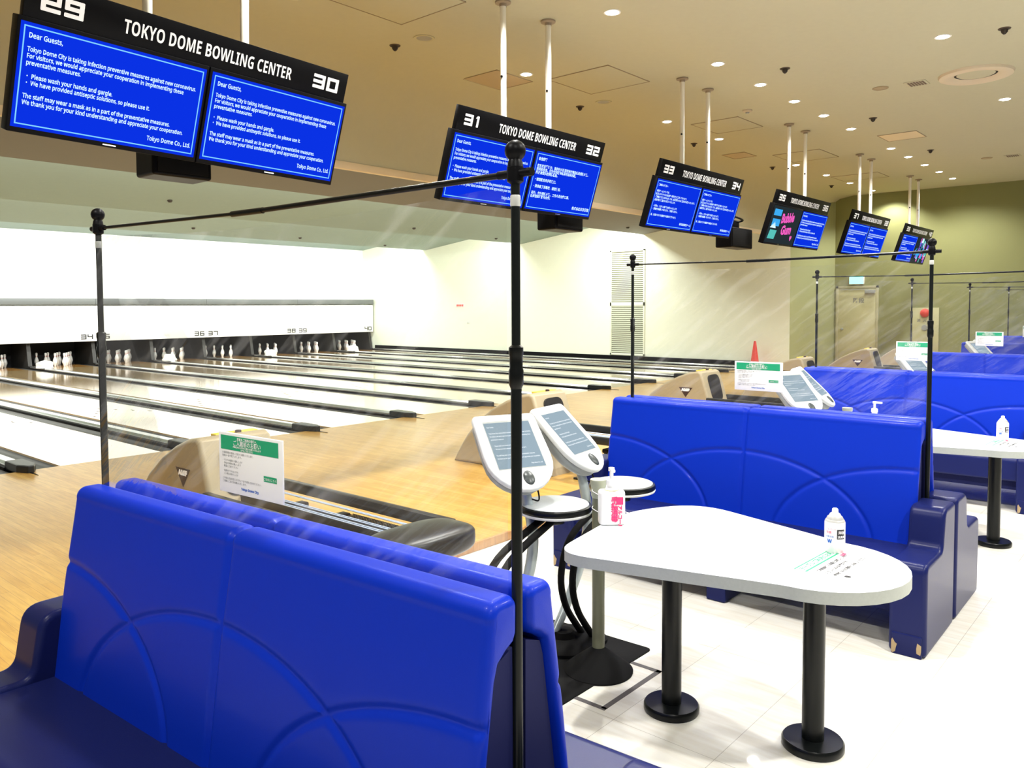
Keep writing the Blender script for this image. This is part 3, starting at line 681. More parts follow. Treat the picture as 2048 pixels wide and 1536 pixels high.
# ------------------------------------------------------------------ benches
HL = .97
def make_back():
    """rolled backrest: a closed cross-section (u outwards, z) swept along y, seams pressed in"""
    NB = 96; fr = []
    for i in range(NB+1): f = i/NB; fr.append((.215+(.118-.215)*f, .40+(1.035-.40)*f))
    for i in range(1, 11): a = math.radians(-8+i*98/10); fr.append((.083+.0355*math.cos(a), 1.04+.0355*math.sin(a)))
    for i in range(1, 4): fr.append((.083-.036*i/3, 1.0755))
    for i in range(1, 9): a = math.radians(90+i*95/8); fr.append((.047+.027*math.cos(a), 1.0485+.027*math.sin(a)))
    fr += [(.021, 1.0), (.022, .988), (.033, .968), (.060, .955), (.085, .938), (.096, .905)]
    for i in range(1, 11): f = i/10; fr.append((.096+(.176-.096)*f, .905+(.40-.905)*f))
    N = len(fr); acc = [0]
    for p, q in zip(fr, fr[1:]): acc.append(acc[-1]+math.hypot(q[0]-p[0], q[1]-p[1]))
    nrm = []
    for i in range(N):
        p, q = fr[i-1], fr[(i+1) % N]; dx, dz = q[0]-p[0], q[1]-p[1]; l = math.hypot(dx, dz); nrm.append((dz/l, -dx/l))
    nrm[0] = (.98, .15); nrm[-1] = (-.98, -.15)
    ys = []; R = .026
    for k in range(7): ys.append((-HL+R*(1-math.sin(PI/2*k/6)), R*(1-math.cos(PI/2*k/6))))
    ys = ys[::-1]
    ny = 330
    mid = [(-HL+R+(2*HL-2*R)*j/ny, 0) for j in range(1, ny)]
    ys = [(-HL+R*(1-math.sin(PI/2*k/6)), R*(1-math.cos(PI/2*k/6))) for k in range(6, -1, -1)]+mid+[(HL-R*(1-math.sin(PI/2*k/6)), R*(1-math.cos(PI/2*k/6))) for k in range(0, 7)]
    bm = B(); rows = []
    for y, ins in ys:
        row = []
        for i, (u, z) in enumerate(fr):
            h = acc[i]; dep = .011*math.exp(-(y/.011)**2) if i < NB+25 else 0
            if i <= NB:
                for c in (-HL, 0, HL):
                    e = math.hypot((y-c)/.76, (h+.02)/.445); gx = (y-c)/.76**2/max(e, 1e-4); gh = (h+.02)/.445**2/max(e, 1e-4)
                    dist = (e-1)/max(math.hypot(gx, gh), 1e-4)
                    dep = max(dep, .008*math.exp(-(dist/.0115)**2))
            d = ins*.8+dep-(.005*math.sin(PI*min(1, h/.66))**2 if i <= NB+4 else 0)
            row.append(bm.verts.new((-(u-nrm[i][0]*d), y, z-nrm[i][1]*d)))
        rows.append(row)
    for a, b in zip(rows, rows[1:]):
        for i in range(N-1): bm.faces.new((a[i], a[i+1], b[i+1], b[i]))
    caps = [bm.faces.new(rows[0]), bm.faces.new(rows[-1][::-1])]
    bmesh.ops.triangulate(bm, faces=caps, ngon_method='EAR_CLIP')
    bmesh.ops.recalc_face_normals(bm, faces=bm.faces[:])
    return bm
def make_bench(ext=0):
    t = thing('booth_bench', '', 'bench', (0, 0, ZF), group='royal blue booth benches')
    bm = make_back(); bmesh.ops.triangulate(bm, faces=[f for f in bm.faces if len(f.verts) > 4]); obj('backrest', bm, BLUE, t, label='royal blue backrest with stitched arcs')
    bm = B(); prism(bm, [(-.020, .12), (-.06, .12), (-.17, .42), (-.092, .90), (-.080, .935), (-.026, .955)], -HL+.016, HL-.016, axis='y'); obj('back_board', bm, NAVYB, t)
    bm = B(); prism(bm, rounded([(-.57, .25), (-.57, .445), (-.14, .435), (-.14, .25)], [.02, .045, .01, .01], 5), -HL-.02-ext, HL+.02, axis='y'); obj('seat', bm, NAVY, t, label='dark navy vinyl seat')
    bm = B(); prism(bm, [(-.50, .17), (-.50, .26), (-.05, .26), (-.05, .17)], -HL, HL, axis='y'); obj('seat_rail', bm, NAVYB, t)
    for s in (-1, 1):
        y0, y1 = sorted((s*(HL-.02)+(-ext if s < 0 else 0), s*(HL+.15)+(-ext if s < 0 else 0)))
        pts = rounded([(-.595, .002), (-.60, .455), (-.28, .455), (-.245, .66), (-.012, .66), (-.012, .002)], [.03, .05, .05, .07, .035, .03], 6)
        bm = B(); prism(bm, pts, y0, y1, bev=.022, seg=4, axis='y'); bmesh.ops.triangulate(bm, faces=[f for f in bm.faces if len(f.verts) > 4], ngon_method='EAR_CLIP'); e = obj('end_panel', bm, NAVY, t, label='dark navy moulded end panel')
        bm = B(); box(bm, -.603, -.56, y0+.016, y1-.016, 0, .108, .006); pl = obj('plinth', bm, NAVY, e)
        rr = random.Random(3)
        for (yy, zz, n_) in ((y0+.026, .05, 7), (y1-.026, .04, 9)):
            pts = [(-.604, yy+.022*math.cos(2*PI*q/n_)*rr.uniform(.5, 1), zz+.045*math.sin(2*PI*q/n_)*rr.uniform(.4, 1)) for q in range(n_)]
            bm = B(); bm.faces.new([bm.verts.new((x_, min(max(y_, y0+.018), y1-.018), max(.004, z_))) for x_, y_, z_ in pts])
            obj('chipped_edge', bm, CHIP, pl, smooth=False, label='bare chipped corner')
    bm = B(); box(bm, -.52, -.05, -.06, .06, 0, .2, .012); obj('middle_foot', bm, NAVY, t)
    return t
PAIR = [(1.262, 2.10, .060)]+[(4.715+P*(k-1), 2.10, .012) for k in range(1, 6)]
ORD = ('nearest', 'second', 'third', 'fourth', 'fifth', 'farthest')
bench0 = make_bench()
bf = make_bench(.17); bm_ = None
first = True
for k, (x, y, r) in enumerate(PAIR):
    la = 'royal blue booth bench of the %s back-to-back pair, seat facing left towards the camera side' % ORD[k]
    lb = 'royal blue booth bench of the %s back-to-back pair, seat facing away to the right' % ORD[k]
    if k == 0:
        # the front pair stands a little nearer and its near ends run out of the picture
        bf.location = (x+.005, 2.052, ZF); bf.rotation_euler = (0, 0, r); bf['label'] = la
        bf.scale = (1, .968, 1)
        b2 = make_bench(-0.0) if False else dup(bf, (x+.002, 2.052, ZF), r, lb); b2.scale = (-1, .968, 1)
    else:
        if first: bench0.location = (x-.012, y, ZF); bench0.rotation_euler = (0, 0, r); bench0['label'] = la; first = False
        else: dup(bench0, (x-.012, y, ZF), r, la)
        dup(bench0, (x+.012, y, ZF), r+PI, lb)

# ------------------------------------------------------------------ clear-film barriers between the benches
YN_, YF_ = -.975, .885
def make_barrier():
    t = thing('film_barrier', '', 'barrier', (0, 0, ZF), group='clear film barriers between benches')
    for y in (YN_, YF_):
        bm = B(); lathe(bm, [(.0122, .01), (.0122, 1.53), (.0100, 1.54), (.0100, 2.0), (0, 2.0)], 0, y, 0, n=16); p = obj('pole', bm, POLEM, t)
        bm = B(); lathe(bm, [(.012, 1.52), (.0160, 1.53), (.0165, 1.56), (.0145, 1.565), (.0145, 1.59), (.016, 1.595), (.016, 1.61), (.010, 1.615)], 0, y, 0, n=16, cap=False); obj('collar', bm, BLKM, p)
        bm = B(); lathe(bm, [(.013, 1.985), (.018, 1.99), (.016, 2.005)]+[(.023*math.sin(a), 2.03-.023*math.cos(a)) for a in [PI*q/10 for q in range(2, 11)]], 0, y, 0, n=18, cap=False); obj('ball_finial', bm, BLACK, p)
        bm = B(); lathe(bm, [(.011, 1.96), (.018, 1.965), (.018, 1.995), (.011, 2.0)], 0, y, 0, n=16, cap=False); tube(bm, [(0, y-.045, 1.982), (0, y+.045, 1.982)], .0095, n=10); obj('clamp', bm, BLACK, p)
        bm = B(); lathe(bm, [(.0101, 1.912), (.0112, 1.914), (.0112, 1.934), (.0101, 1.936)], 0, y, 0, n=16, cap=False); obj('tape_band', bm, mat('clear_tape', (.55, .56, .54), .25), p, label='clear tape band')
        bm = B(); lathe(bm, [(.055, 0), (.055, .008), (.02, .014), (.016, .05)], 0, y, 0, n=20); obj('foot', bm, BLKM, p)
    bm = B(); L = YF_-YN_
    tube(bm, [(0, YN_, 1.982), (0, YN_+L*.5, 1.972), (0, YN_+L*.55, 1.972)], .0075, n=10)
    tube(bm, [(0, YN_+L*.55, 1.972), (0, YF_, 1.982)], .0055, n=10); tube(bm, [(0, YN_+L*.48, 1.972), (0, YN_+L*.56, 1.972)], .009, n=10); obj('crossbar', bm, BLKM, t)
    bm = B(); ny, nz = 64, 40; z0, z1 = .99, 1.955; g = []
    for j in range(ny+1):
        row = []
        for i in range(nz+1):
            a, b = j/ny, i/nz; y = YN_+.012+(L-.024)*a; z = z0+(z1-z0)*b
            sag = .03*math.sin(PI*a)*(b**3)
            d1 = math.hypot(a*1.9, (1-b)); ang = math.atan2(1-b, a*1.9+.001); d2 = math.hypot((1-a)*1.9, 1-b); ang2 = math.atan2(1-b, (1-a)*1.9+.001)
            x = .007*math.sin(ang*11)*math.exp(-d1*1.1)+.006*math.sin(ang2*10+1)*math.exp(-d2*1.2)+.005*math.sin(5*a+7*b)+.004*math.sin(17*a-9*b)*(1-b)
            x *= min(1, 8*min(a, 1-a)+.05)
            row.append(bm.verts.new((x-.016, y, z-sag)))
        g.append(row)
    for j in range(ny):
        for i in range(nz): bm.faces.new((g[j][i], g[j+1][i], g[j+1][i+1], g[j][i+1]))
    obj('film', bm, FILM, t, label='clear wrinkled plastic film')
    return t
bar0 = make_barrier()
for k, (x, y, r) in enumerate(PAIR):
    lab = 'clear film barrier on two dark poles standing between the %s pair of blue benches' % ORD[k]
    if k == 0: bar0.location = (x-.009, y, ZF); bar0.rotation_euler = (0, 0, r); bar0['label'] = lab
    else: dup(bar0, (x, y, ZF), r, lab)
# notices taped on the film
def make_notice():
    t = thing('notice_board', '', 'notice', (0, 0, 0), group='green-headed notices on the film')
    w, h = .305, .178
    M = frame((0, w/2, 0), (0, -1, 0), (0, 0, 1), (-1, 0, 0))
    bm = B(); box(bm, 0, w, 0, h, -.006, 0, .001); xf(bm, M); sh = obj('card', bm, PAPER, t)
    bm = B(); quad(bm, (.012, h-.05, .0008), (w-.016, h-.05, .0008), (w-.016, h-.008, .0008), (.012, h-.008, .0008)); quad(bm, (w-.085, .055, .0008), (w-.025, .055, .0008), (w-.025, .071, .0008), (w-.085, .071, .0008)); xf(bm, M); obj('green_header', bm, GREEN, t, smooth=False)
    bm = B()
    for s, y, z, al in (('施設をご利用の皆様へ', .0095, h-.019, 0), ('ご入館前のお願い', .017, h-.034, 0), ('感染拡大防止のためご協力をお願いいたします', .0065, h-.0415, 0), ('以下をご確認ください', .006, h-.0485, 0)):
        merge(bm, text_bm(s, y, M @ Matrix.Translation((w/2-.01, z, .0016)), align='CENTER', bold=.0002, ay='BOTTOM_BASELINE'))
    merge(bm, text_bm('ご登録はこちら', .0085, M @ Matrix.Translation((w-.055, .059, .0016)), align='CENTER', ay='BOTTOM_BASELINE')); obj('header_lettering', bm, PAPER, t, smooth=False)
    bm = B(); z = h-.062
    for s in ('お客様情報の登録にご協力をお願いいたします。', '登録は一度で完了いたします。', '', '・マスクの着用をお願いします', '・手指の消毒をお願いします', '・検温にご協力ください', '', '・体調のすぐれない方の', '　ご入場はお断りします', '', 'ご不明な点はお近くのスタッフまでお問い合わせください。', 'ご理解とご協力をお願いいたします。'):
        if s: merge(bm, text_bm(s, .0072, M @ Matrix.Translation((.018, z, .0008)), ay='BOTTOM_BASELINE'))
        z -= .0088 if s else .005
    obj('body_lettering', bm, INK, t, smooth=False)
    bm = text_bm(sans('Tokyo Dome City', True), .010, M @ Matrix.Translation((w/2, .015, .0008)), align='CENTER', bold=.0002, ay='BOTTOM_BASELINE'); obj('footer_lettering', bm, BLUI, t, smooth=False)
    return t
no0 = make_notice()
for k, (x, y, r) in enumerate(PAIR[:5]):
    c = Matrix.Rotation(r, 3, 'Z') @ Vector((-.034, -.03, 0))
    loc = (x+c.x, y+c.y, 1.093 if k == 0 else 1.115)
    lab = 'white notice with green header taped on the film above the %s pair of benches' % ORD[k]
    if k == 0: no0.location = loc; no0.rotation_euler = (0, 0, r); no0['label'] = lab
    else: dup(no0, loc, r, lab)

# ------------------------------------------------------------------ tables and what stands on them
TZ = .66
def make_table():
    t = thing('pedestal_table', '', 'table', (3.2, 1.5, ZF), group='pale teardrop tables')
    ox, oy = 3.2, 1.5
    pts = [(2.60, 2.235), (3.80, 2.235), (3.72, 1.55), (3.56, 1.15)]
    near = [(3.215+.345*math.cos(a), 1.17+.35*math.sin(a)) for a in [-PI*q/16 for q in range(0, 17)]]
    outline = rounded([(2.615, 2.22), (2.865, 1.24)]+[], 0)
    poly = [(2.635, 2.065)]+[(2.87, 1.17)]+near[::-1][1:-1]+[(3.56, 1.17)]+[(3.80, 2.0)]+[(3.40, 2.205)]
    rad = [.15]+[.5]+[0]*(len(near)-2)+[.5]+[.26]+[.6]
    out = rounded(poly, rad, 8)
    out = [(x*.942-ox, y*.942-oy) for x, y in out]
    bm = B(); prism(bm, out, TZ-ZF-.046, TZ-ZF-.001, axis='z'); obj('table_edge', bm, EDGE, t, label='grey table edge')
    bm = B(); prism(bm, out, TZ-ZF-.0015, TZ-ZF, axis='z'); obj('table_top', bm, LAMI, t)
    for x, y in ((2.925, 1.66), (3.03, 1.105)):
        bm = B(); lathe(bm, [(.041, .02), (.041, TZ-ZF-.06), (.07, TZ-ZF-.055), (.07, TZ-ZF-.045)], x-ox, y-oy, 0, n=28); lg = obj('leg', bm, BLKM, t)
        bm = B(); lathe(bm, [(.112, 0), (.115, .006), (.115, .026), (.109, .034), (.045, .036)], x-ox, y-oy, 0, n=40); obj('base_disc', bm, BLKM, lg)
    return t
tab0 = make_table(); tab0['label'] = 'pale teardrop table on two black legs in the foreground'
dup(tab0, (3.2+P, 1.5, ZF), None, 'pale teardrop table on black legs behind the second bench pair, at the right edge')
def make_can():
    t = thing('spray_can', '', 'spray can', (3.217, 1.097, TZ), -.0, group='white spray cans')
    t.scale = (.95, .95, .93)
    bm = B(); lathe(bm, [(.038, 0), (.041, .004), (.041, .126), (.039, .132)], n=32); obj('can_body', bm, WPL, t)
    bm = B(); lathe(bm, [(.040, .131), (.036, .139), (.034, .14), (.030, .150), (.024, .155)], n=28); obj('dome', bm, mat('grey_can_shoulder', (.42, .42, .40), .35), t)
    bm = B(); lathe(bm, [(.024, .153), (.021, .162), (.013, .168), (.012, .182), (.008, .186), (0, .186)], n=24); obj('nozzle_cap', bm, WPL, t)
    def wrap(bm, a0):
        for v in bm.verts:
            a = a0+v.co.x/.0415; v.co = Vector((.0417*math.cos(a), .0417*math.sin(a), v.co.y)) if True else v.co
        return bm
    bm = B(); n = 10; a0 = math.radians(-150)
    for i in range(n):
        q0, q1 = a0+.01+i*.085, a0+.01+(i+1)*.085
        quad(bm, (.0414*math.cos(q0), .0414*math.sin(q0), .062), (.0414*math.cos(q1), .0414*math.sin(q1), .062), (.0414*math.cos(q1), .0414*math.sin(q1), .103), (.0414*math.cos(q0), .0414*math.sin(q0), .103))
    obj('black_label', bm, INKB, t, smooth=False)
    bm = text_bm('除菌', .016, Matrix.Translation((.006, .084, 0)), ay='BOTTOM_BASELINE', bold=.0003); merge(bm, text_bm('消臭剤', .012, Matrix.Translation((.003, .067, 0)), ay='BOTTOM_BASELINE', bold=.0002)); wrap(bm, a0); obj('label_lettering', bm, PAPER, t, smooth=False)
    a1 = math.radians(-215)
    bm = text_bm('アルコール', .009, Matrix.Translation((0, .10, 0)), ay='BOTTOM_BASELINE'); merge(bm, text_bm('除菌', .012, Matrix.Translation((.002, .085, 0)), ay='BOTTOM_BASELINE')); wrap(bm, a1); obj('pink_lettering', bm, PINK, t, smooth=False)
    bm = text_bm(sans('W', True), .020, Matrix.Translation((.008, .045, 0)), ay='BOTTOM_BASELINE', bold=.0008); merge(bm, text_bm('除菌消臭', .009, Matrix.Translation((.0, .068, 0)), ay='BOTTOM_BASELINE')); wrap(bm, a1); obj('blue_lettering', bm, BLUI, t, smooth=False)
    return t
can0 = make_can(); can0['label'] = 'white spray can with black label standing on the foreground table'
dup(can0, (3.25+P, 1.10, TZ), None, 'white spray can standing on the second table at the right edge')
def make_sheet():
    t = thing('table_notice', '', 'paper sheet', (3.062, 1.036, TZ), math.radians(-3), group='printed sheets on the tables')
    hw, hh = .19, .115
    t.scale = (.942, .942, 1)
    bm = B(); box(bm, -hw, hw, -hh, hh, .0003, .0012); obj('sheet', bm, mat('sheet_paper', (.88, .9, .91), .35), t)
    # head of the sheet lies along the left-far edge
    M = frame((-hw, -hh, .0016), (1, 0, 0), (0, 1, 0), (0, 0, 1))
    bm = B(); quad(bm, (.008, .205, 0), (.37, .205, 0), (.37, .212, 0), (.008, .212, 0)); quad(bm, (.008, .158, 0), (.37, .158, 0), (.37, .167, 0), (.008, .167, 0)); xf(bm, M); obj('green_rules', bm, GREEN, t, smooth=False)
    bm = text_bm('テーブルご利用のお願い', .030, M @ Matrix.Translation((.02, .176, .0002)), ay='BOTTOM_BASELINE', bold=.001); obj('green_lettering', bm, GREEN, t, smooth=False)
    bm = B()
    for i, s in enumerate(('・ご利用前後に消毒をお願いします。', '・スプレーは火気厳禁です。', '・使用後は元の場所へお戻しください。')):
        merge(bm, text_bm(s, .019, M @ Matrix.Translation((.02, .122-i*.034, .0002)), ay='BOTTOM_BASELINE', bold=.0006))
    lathe(bm, [(.0, 0), (.013, .0001)], n=14, cap=False); 
    for v in bm.verts[-15:]: v.co += Vector((-hw+.06, -hh+.02, .0018))
    obj('black_lettering', bm, INKB, t, smooth=False)
    bm = text_bm('注意', .022, M @ Matrix.Translation((.30, .13, .0002)), ay='BOTTOM_BASELINE', bold=.001); obj('red_lettering', bm, PINK, t, smooth=False)
    return t
sh0 = make_sheet(); sh0['label'] = 'printed sheet with green heading lying under the can on the foreground table'
dup(sh0, (3.08+P, 1.05, TZ), math.radians(-3), 'printed sheet with green heading lying on the second table')
def make_bottle():
    t = thing('sanitizer_bottle', '', 'sanitizer bottle', (2.985, 2.003, TZ), math.radians(-48), group='hand sanitizer pump bottles')
    body = rounded([(-.056, -.036), (.056, -.036), (.056, .036), (-.056, .036)], .026, 5)
    bm = B(); prism(bm, body, 0, .145, bev=.012, seg=3); obj('bottle_body', bm, WPL, t)
    bm = B(); lathe(bm, [(.03, .143), (.026, .152), (.018, .156), (.018, .17)], n=20); obj('neck', bm, WPL, t)
    bm = B(); lathe(bm, [(.0, .152), (.031, .1465)], n=20, cap=False); obj('yellow_ring', bm, YELL, t)
    bm = B(); lathe(bm, [(.022, .165), (.022, .188), (.016, .192), (.008, .194), (.008, .225), (.013, .226), (.013, .24), (0, .241)], n=18); box(bm, -.009, .009, -.055, .012, .228, .241, .004); obj('pump', bm, WPL, t)
    M = frame((-.012, -.037, 0), (1, 0, 0), (0, 0, 1), (0, -1, 0))
    bm = B(); quad(bm, (.027, .09, .0008), (.056, .09, .0008), (.056, .122, .0008), (.027, .122, .0008)); xf(bm, M)
    for i, s in enumerate('手指消毒'): merge(bm, text_bm(s, .030, M @ Matrix.Translation((.005, .098-i*.026, .0012)), ay='BOTTOM_BASELINE', bold=.0012))
    merge(bm, text_bm('アルコール', .02, M @ Matrix.Translation((.036, .088, .0012)) @ Matrix.Rotation(-PI/2, 4, 'Z'), ay='BOTTOM_BASELINE', bold=.001)); obj('label_print', bm, PINK, t, smooth=False)
    bm = B()
    t.scale = (1.06, 1.06, 1.06)
    for z in (.05, .125): tube(bm, [(-.057, 0, z), (-.075, .06, z+.004), (-.05, .12, z+.006)], .0016, n=6)
    tube(bm, [(.057, .0, .05), (.09, .05, .03), (.11, .09, .02)], .0016, n=6); obj('tie_string', bm, WPL, t)
    return t
bot0 = make_bottle(); bot0['label'] = 'white hand sanitizer pump bottle with pink print on the foreground table'
dup(bot0, (2.87+P, 1.87, TZ), math.radians(-15), 'white hand sanitizer pump bottle on the second table, mostly behind the bench')
def make_post():
    t = thing('bollard_post', '', 'post', (3.03, 2.105, ZF), group='olive posts on cone bases')
    bm = B(); lathe(bm, [(.160, 0), (.161, .008), (.135, .03), (.065, .085), (.034, .108), (.03, .113)], n=40); obj('cone_base', bm, RUB, t)
    bm = B(); lathe(bm, [(.029, .09), (.029, .89)], n=24); obj('post_tube', bm, OLIVE, t)
    bm = B(); lathe(bm, [(.03, .815), (.034, .825), (.034, .87), (.038, .88), (.038, .90), (0, .902)], n=24); box(bm, .02, .044, -.008, .008, .835, .85, .002); obj('post_cap', bm, mat('pale_olive', (.36, .38, .28), .4), t)
    return t
po0 = make_post(); po0['label'] = 'olive grey post on black cone base beside the foreground table'
dup(po0, (2.97+P, 2.10, ZF), None, 'olive grey post at the second table, only its cap showing over the bench')

# ------------------------------------------------------------------ score consoles, stools, mats
def make_console(rz_head):
    t = thing('score_console', '', 'console', (0, 0, ZF), group='score consoles')
    # local: mast base at origin offset, head centre at (.16, .06, ~1.03)
    bm = B(); lathe(bm, [(.19, 0), (.19, .02), (.17, .035), (.07, .045), (.05, .07)], 0, 0, 0, n=36); obj('base_disc', bm, RUB, t)
    bm = B(); tube(bm, [(-.05, .03, .04), (.07, .02, .2), (.17, -.0, .42), (.20, -.01, .6), (.175, -.0, .78), (.165, .02, .86)], [.021, .024, .026, .026, .025, .022], n=16); obj('mast', bm, SILP, t, label='curved silver-grey mast')
    n_h = Vector((math.cos(rz_head), math.sin(rz_head), 0)); tl = math.radians(46)
    nz = n_h*math.cos(tl)+Vector((0, 0, math.sin(tl))); ux = Vector((0, 0, 1)).cross(n_h).normalized(); uy = nz.cross(ux)
    M = frame(Vector((.165, .06, 1.022)), ux, uy*1.16, nz)
    out = [(-.165, .19), (.165, .19), (.172, -.02)]+[(.172*math.cos(a), -.03-.16*math.sin(a)) for a in [PI*q/14 for q in range(1, 14)]]+[(-.172, -.02)]
    out = rounded(out, [.03, .03]+[0]*(len(out)-2), 5)
    bm = B(); prism(bm, out, -.03, .0, bev=.010, seg=3, axis='z'); xf(bm, M); hd = obj('head_front', bm, GREYP, t)
    inn = [(x*.93, y*.93) for x, y in out]
    bm = B(); prism(bm, inn, -.085, -.03, bev=.022, seg=3, axis='z'); xf(bm, M); obj('head_back', bm, GREYD, t, label='grey back shell')
    bm = B(); quad(bm, (-.12, -.085, .001), (.12, -.085, .001), (.12, .15, .001), (-.12, .15, .001)); xf(bm, M); obj('display', bm, E_PALE, hd, smooth=False)
    bm = B(); quad(bm, (-.12, .145, .0015), (.12, .145, .0015), (.12, .152, .0015), (-.12, .152, .0015)); quad(bm, (-.123, -.088, .0008), (.123, -.088, .0008), (.123, .154, .0008), (-.123, .154, .0008)); xf(bm, M); obj('display_border', bm, GREYD, hd, smooth=False)
    bm = B(); yy = .12
    for ln in EN:
        if ln:
            r = ln[0] == '>'
            tb = text_bm(sans(ln[1:] if r else ln), .0085, None, sx=.72, align='RIGHT' if r else 'LEFT', res=1, bold=.0002)
            wd = max(v.co.x for v in tb.verts)-min(v.co.x for v in tb.verts)
            if wd > .22: xf(tb, Matrix.Diagonal((.22/wd, 1, 1, 1)))
            xf(tb, M @ Matrix.Translation((.11 if r else -.11, yy, .0018))); merge(bm, tb)
        yy -= .0158
    obj('display_text', bm, E_PALE2, hd, smooth=False)
    bm = B(); lathe(bm, [(.030, 0), (.030, .004), (.024, .009), (0, .010)], n=24); xf(bm, M @ Matrix.Translation((.01, -.135, 0)) @ Matrix.Diagonal((.9, 1.1, 1, 1))); obj('round_button', bm, mat('charcoal_button', (.035, .045, .045), .35), hd)
    bm = B(); tube(bm, [(.17, .02, .84), (.167, .035, .89), (.165, .055, .95)], [.022, .026, .03], n=14); obj('neck', bm, SILP, t)
    bm = B(); tube(bm, [(.20, .03, .87), (.24, -.0, .84), (.22, -.03, .79), (.18, -.02, .8)], .004, n=6); obj('cable', bm, BLACK, t)
    return t
def az(x, y): return math.atan2(y, x)
csL = make_console(az(-.41, -.91)); csR = make_console(az(.16, -1))
mast = Vector((.165, .06))
def cpos(hx, hy): return (hx-mast.x, hy-mast.y, ZF)
csL.location = cpos(2.84, 2.44); csL['label'] = 'white score console, left of two beside the foreground table, screen facing the camera'
csR.location = cpos(3.325, 2.47); csR['label'] = 'white score console, right of two beside the foreground table, turned to the right'
for k in (1, 2, 3):
    a = ('second', 'third', 'fourth')[k-1]
    dup(csL, cpos(2.73+P*k+(.05 if k == 1 else 0), 2.40), None, 'white score console, left of two at the %s table, above the bench backs' % a)
    dup(csR, cpos(3.30+P*k, 2.47), None, 'white score console, right of two at the %s table, seen edge-on' % a)
def make_stool(side):
    t = thing('round_stool', '', 'stool', (0, 0, ZF), group='round stools by the consoles')
    z = .715-ZF
    bm = B(); lathe(bm, [(.0, z), (.142, z), (.158, z-.003), (.161, z-.007)], n=48, cap=False); obj('seat_pad', bm, GREYS, t, label='grey speckled seat top')
    bm = B(); lathe(bm, [(.160, z-.005), (.170, z-.009), (.175, z-.020), (.173, z-.030), (.170, z-.034)], n=48, cap=False); obj('black_rim', bm, BLKM, t)
    bm = B(); lathe(bm, [(.170, z-.033), (.174, z-.038), (.171, z-.045), (.162, z-.048)], n=48, cap=False); obj('pale_rim', bm, GREYP, t)
    bm = B(); lathe(bm, [(.162, z-.047), (.13, z-.056), (.05, z-.064), (0, z-.064)], n=36, cap=False); obj('underside', bm, RUB, t)
    ax, ay = side
    for dy in (-.035, .035):
        bm = B(); tube(bm, [(ax, ay+dy, .03), (ax-.14, ay+dy, .22), (ax-.17, ay+dy, .40), (ax-.08, ay*.5+dy, .58), (-.01, dy*.8, z-.055)], .017, n=12); obj('leg', bm, RUB, t)
    bm = B(); lathe(bm, [(.03, z-.10), (.045, z-.095), (.045, z-.085), (.03, z-.08), (.045, z-.07), (.03, z-.058)], 0, 0, 0, n=20); obj('swivel', bm, BLKM, t)
    bm = B(); lathe(bm, [(.10, 0), (.10, .02), (.08, .03), (.04, .04)], ax, ay, 0, n=24); obj('foot_disc', bm, RUB, t)
    return t
st = make_stool((-.27, .03)); st.location = (2.955, 2.30, ZF+.0); st['label'] = 'round grey stool with black rim below the left console'
dup(st, (3.535, 2.305, ZF), None, 'round grey stool with black rim behind the sanitizer bottle')
bm = B(); prism(bm, rounded([(2.45, 2.03), (3.385, 2.03), (3.365, 2.64), (2.47, 2.67)], .03, 4), ZF, ZF+.006, bev=.002, only_top=True); tag(obj('floor_mat', bm, RUB), 'black rectangular mat on the floor under the consoles', 'mat')
t = thing('floor_tape_marking', 'grey tape rectangle stuck on the floor around the olive post', 'floor marking', (2.97, 1.95, ZF))
bm = B()
for a, b, c, d in ((2.745, 3.21, 1.87, 1.895), (3.185, 3.21, 1.87, 2.1), (2.735, 2.76, 1.87, 2.1)): box(bm, a-2.97, b-2.97, c-1.95, d-1.95, .0004, .0016)
obj('tape', bm, mat('grey_tape', (.12, .11, .11), .7), t)

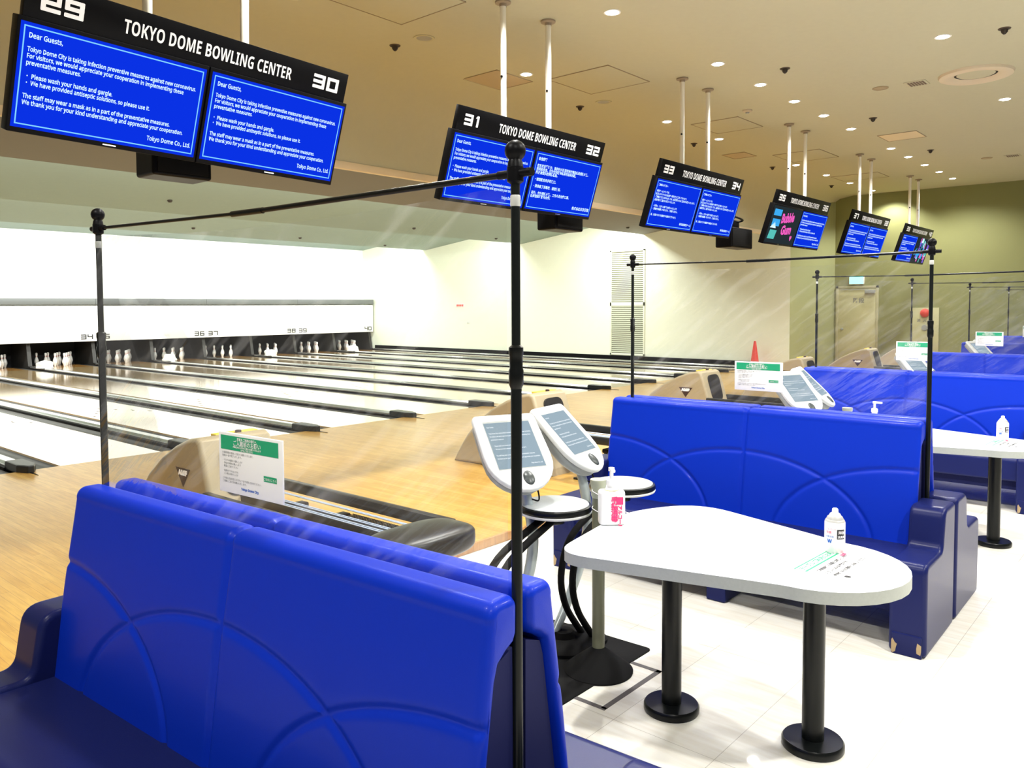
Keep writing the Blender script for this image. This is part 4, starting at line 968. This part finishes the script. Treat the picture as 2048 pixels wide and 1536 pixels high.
# ------------------------------------------------------------------ ball returns
def make_return():
    t = thing('ball_return', '', 'ball return', (6.28, 5.2, 0), group='beige ball returns on the approach')
    oy = 5.2
    pr = [(6.06, 0), (5.99, .12), (5.86, .30), (5.70, .46), (5.5, .60), (5.3, .70), (5.12, .765), (5.0, .785), (4.95, .76), (4.90, .62), (4.84, .42), (4.72, .0)]
    pr = [(y-oy, z) for y, z in pr]
    bm = B(); prism(bm, pr, -.27, .27, bev=.035, seg=4, axis='x'); h = obj('hood', bm, BEIGE, t, label='beige curved hood')
    # ball exit opening on the rear face
    c = Vector((0, 4.885-oy, .585)); up_ = Vector((0, .07, .28)).normalized(); nr = Vector((0, -.28, .07)).normalized()
    M = frame(c+nr*.004, (1, 0, 0), up_, nr)
    bm = B(); prism(bm, rounded([(-.15, -.20), (.15, -.20), (.15, .15), (-.15, .15)], .10, 6), -.03, .003); xf(bm, M); obj('ball_opening', bm, mat('dark_opening', (.012, .011, .010), .5), h)
    bm = B(); lathe(bm, [(.022, 0), (.022, .012), (.016, .016), (0, .016)], n=16); xf(bm, Matrix.Translation((.06, 5.03-oy, .783))); obj('reset_button', bm, BROWN, h)
    bm = B(); box(bm, -.1, .22, 5.04-oy, 5.11-oy, .768, .784, .004); obj('yellow_label', bm, YELL, h, smooth=False)
    for s in (-1,):
        M = frame((-.2715, 5.17-oy, .51), (0, -1, 0), (0, 0, 1), (-1, 0, 0))
        bm = B(); bm.faces.new([bm.verts.new(p) for p in ((-.1, .055, 0), (0, -.075, 0), (.1, .055, 0))]); xf(bm, M); obj('triangle_badge', bm, BROWN, h, smooth=False, label='dark red triangular badge')
        bm = text_bm(sans('AMF', True), .045, M @ Matrix.Translation((0, .008, .001)), sx=1.2, align='CENTER', bold=.003, ay='BOTTOM_BASELINE'); obj('badge_lettering', bm, LETT, h, smooth=False)
    # rack: two outer rails, a centre double rail, cross bars, nets, rounded end cap
    z = .40; y0, y1 = 3.06-oy, 4.86-oy
    bm = B()
    for x0, x1, zz in ((-.31, -.25, z+.05), (.25, .31, z+.05), (-.05, .05, z)): box(bm, x0, x1, y0+.1, y1, zz-.07, zz, .012)
    obj('rack_rails', bm, DGREY, t)
    bm = B()
    for y in (4.55, 4.10, 3.60): box(bm, -.27, .27, y-oy-.04, y-oy+.04, z-.10, z-.06, .012)
    obj('cross_bars', bm, BLACK, t)
    bm = B()
    for x in (-.2, -.185, -.04, -.02, .02, .04, .185, .2): tube(bm, [(x, y0+.12, z-.012 if abs(x) > .1 else z+.004), (x, y1, z-.012 if abs(x) > .1 else z+.004)], .004, n=6)
    obj('chrome_rods', bm, mat('chrome_reflection_tone', (.55, .66, .82), .3, spec=.8), t)  # pale blue stands in for bright reflections on the chrome
    bm = B()
    for sx in (-1, 1):
        for i in range(9): tube(bm, [(sx*.15-.07+i*.0175, 3.22-oy, z-.045), (sx*.15-.07+i*.0175, 3.98-oy, z-.045)], .0032, n=5)
        for i in range(28): tube(bm, [(sx*.15-.075, 3.23-oy+i*.026, z-.045), (sx*.15+.075, 3.23-oy+i*.026, z-.045)], .0032, n=5)
    obj('rack_net', bm, BLACK, t)
    bm = B(); bmesh.ops.create_uvsphere(bm, u_segments=48, v_segments=24, radius=1)
    for v in bm.verts:
        q = lambda c, e: math.copysign(abs(c)**e, c)
        v.co = Vector((.32*q(v.co.x, .62), 3.12-oy+.185*q(v.co.y, .62), z-.01+.08*q(v.co.z, .5)-.10*max(0, v.co.y)*(v.co.z > 0)*0))
    obj('end_cap', bm, DGREY, t, label='black rounded end cap of the rack')
    bm = B(); box(bm, -.16, .16, 3.92-oy, 4.2-oy, 0, z-.08, .02); box(bm, -.22, .22, 3.95-oy, 4.5-oy, 0, .02, .005); obj('rack_pedestal', bm, DGREY, t)
    return t
br0 = make_return()
RW = {-1: 'nearest, behind the front bench and its film', 0: 'second, behind the two foreground consoles', 1: 'third, beside the notice over the second bench', 2: 'fourth, behind the consoles of the second table', 3: 'fifth, seen through the second film barrier', 4: 'farthest'}
br0.location = (6.28-P, 5.2, 0); br0['label'] = 'beige ball return with black rack, '+RW[-1]
for k in range(0, 5): dup(br0, (6.28+k*P, 5.2, 0), None, 'beige ball return with black rack, '+RW[k])
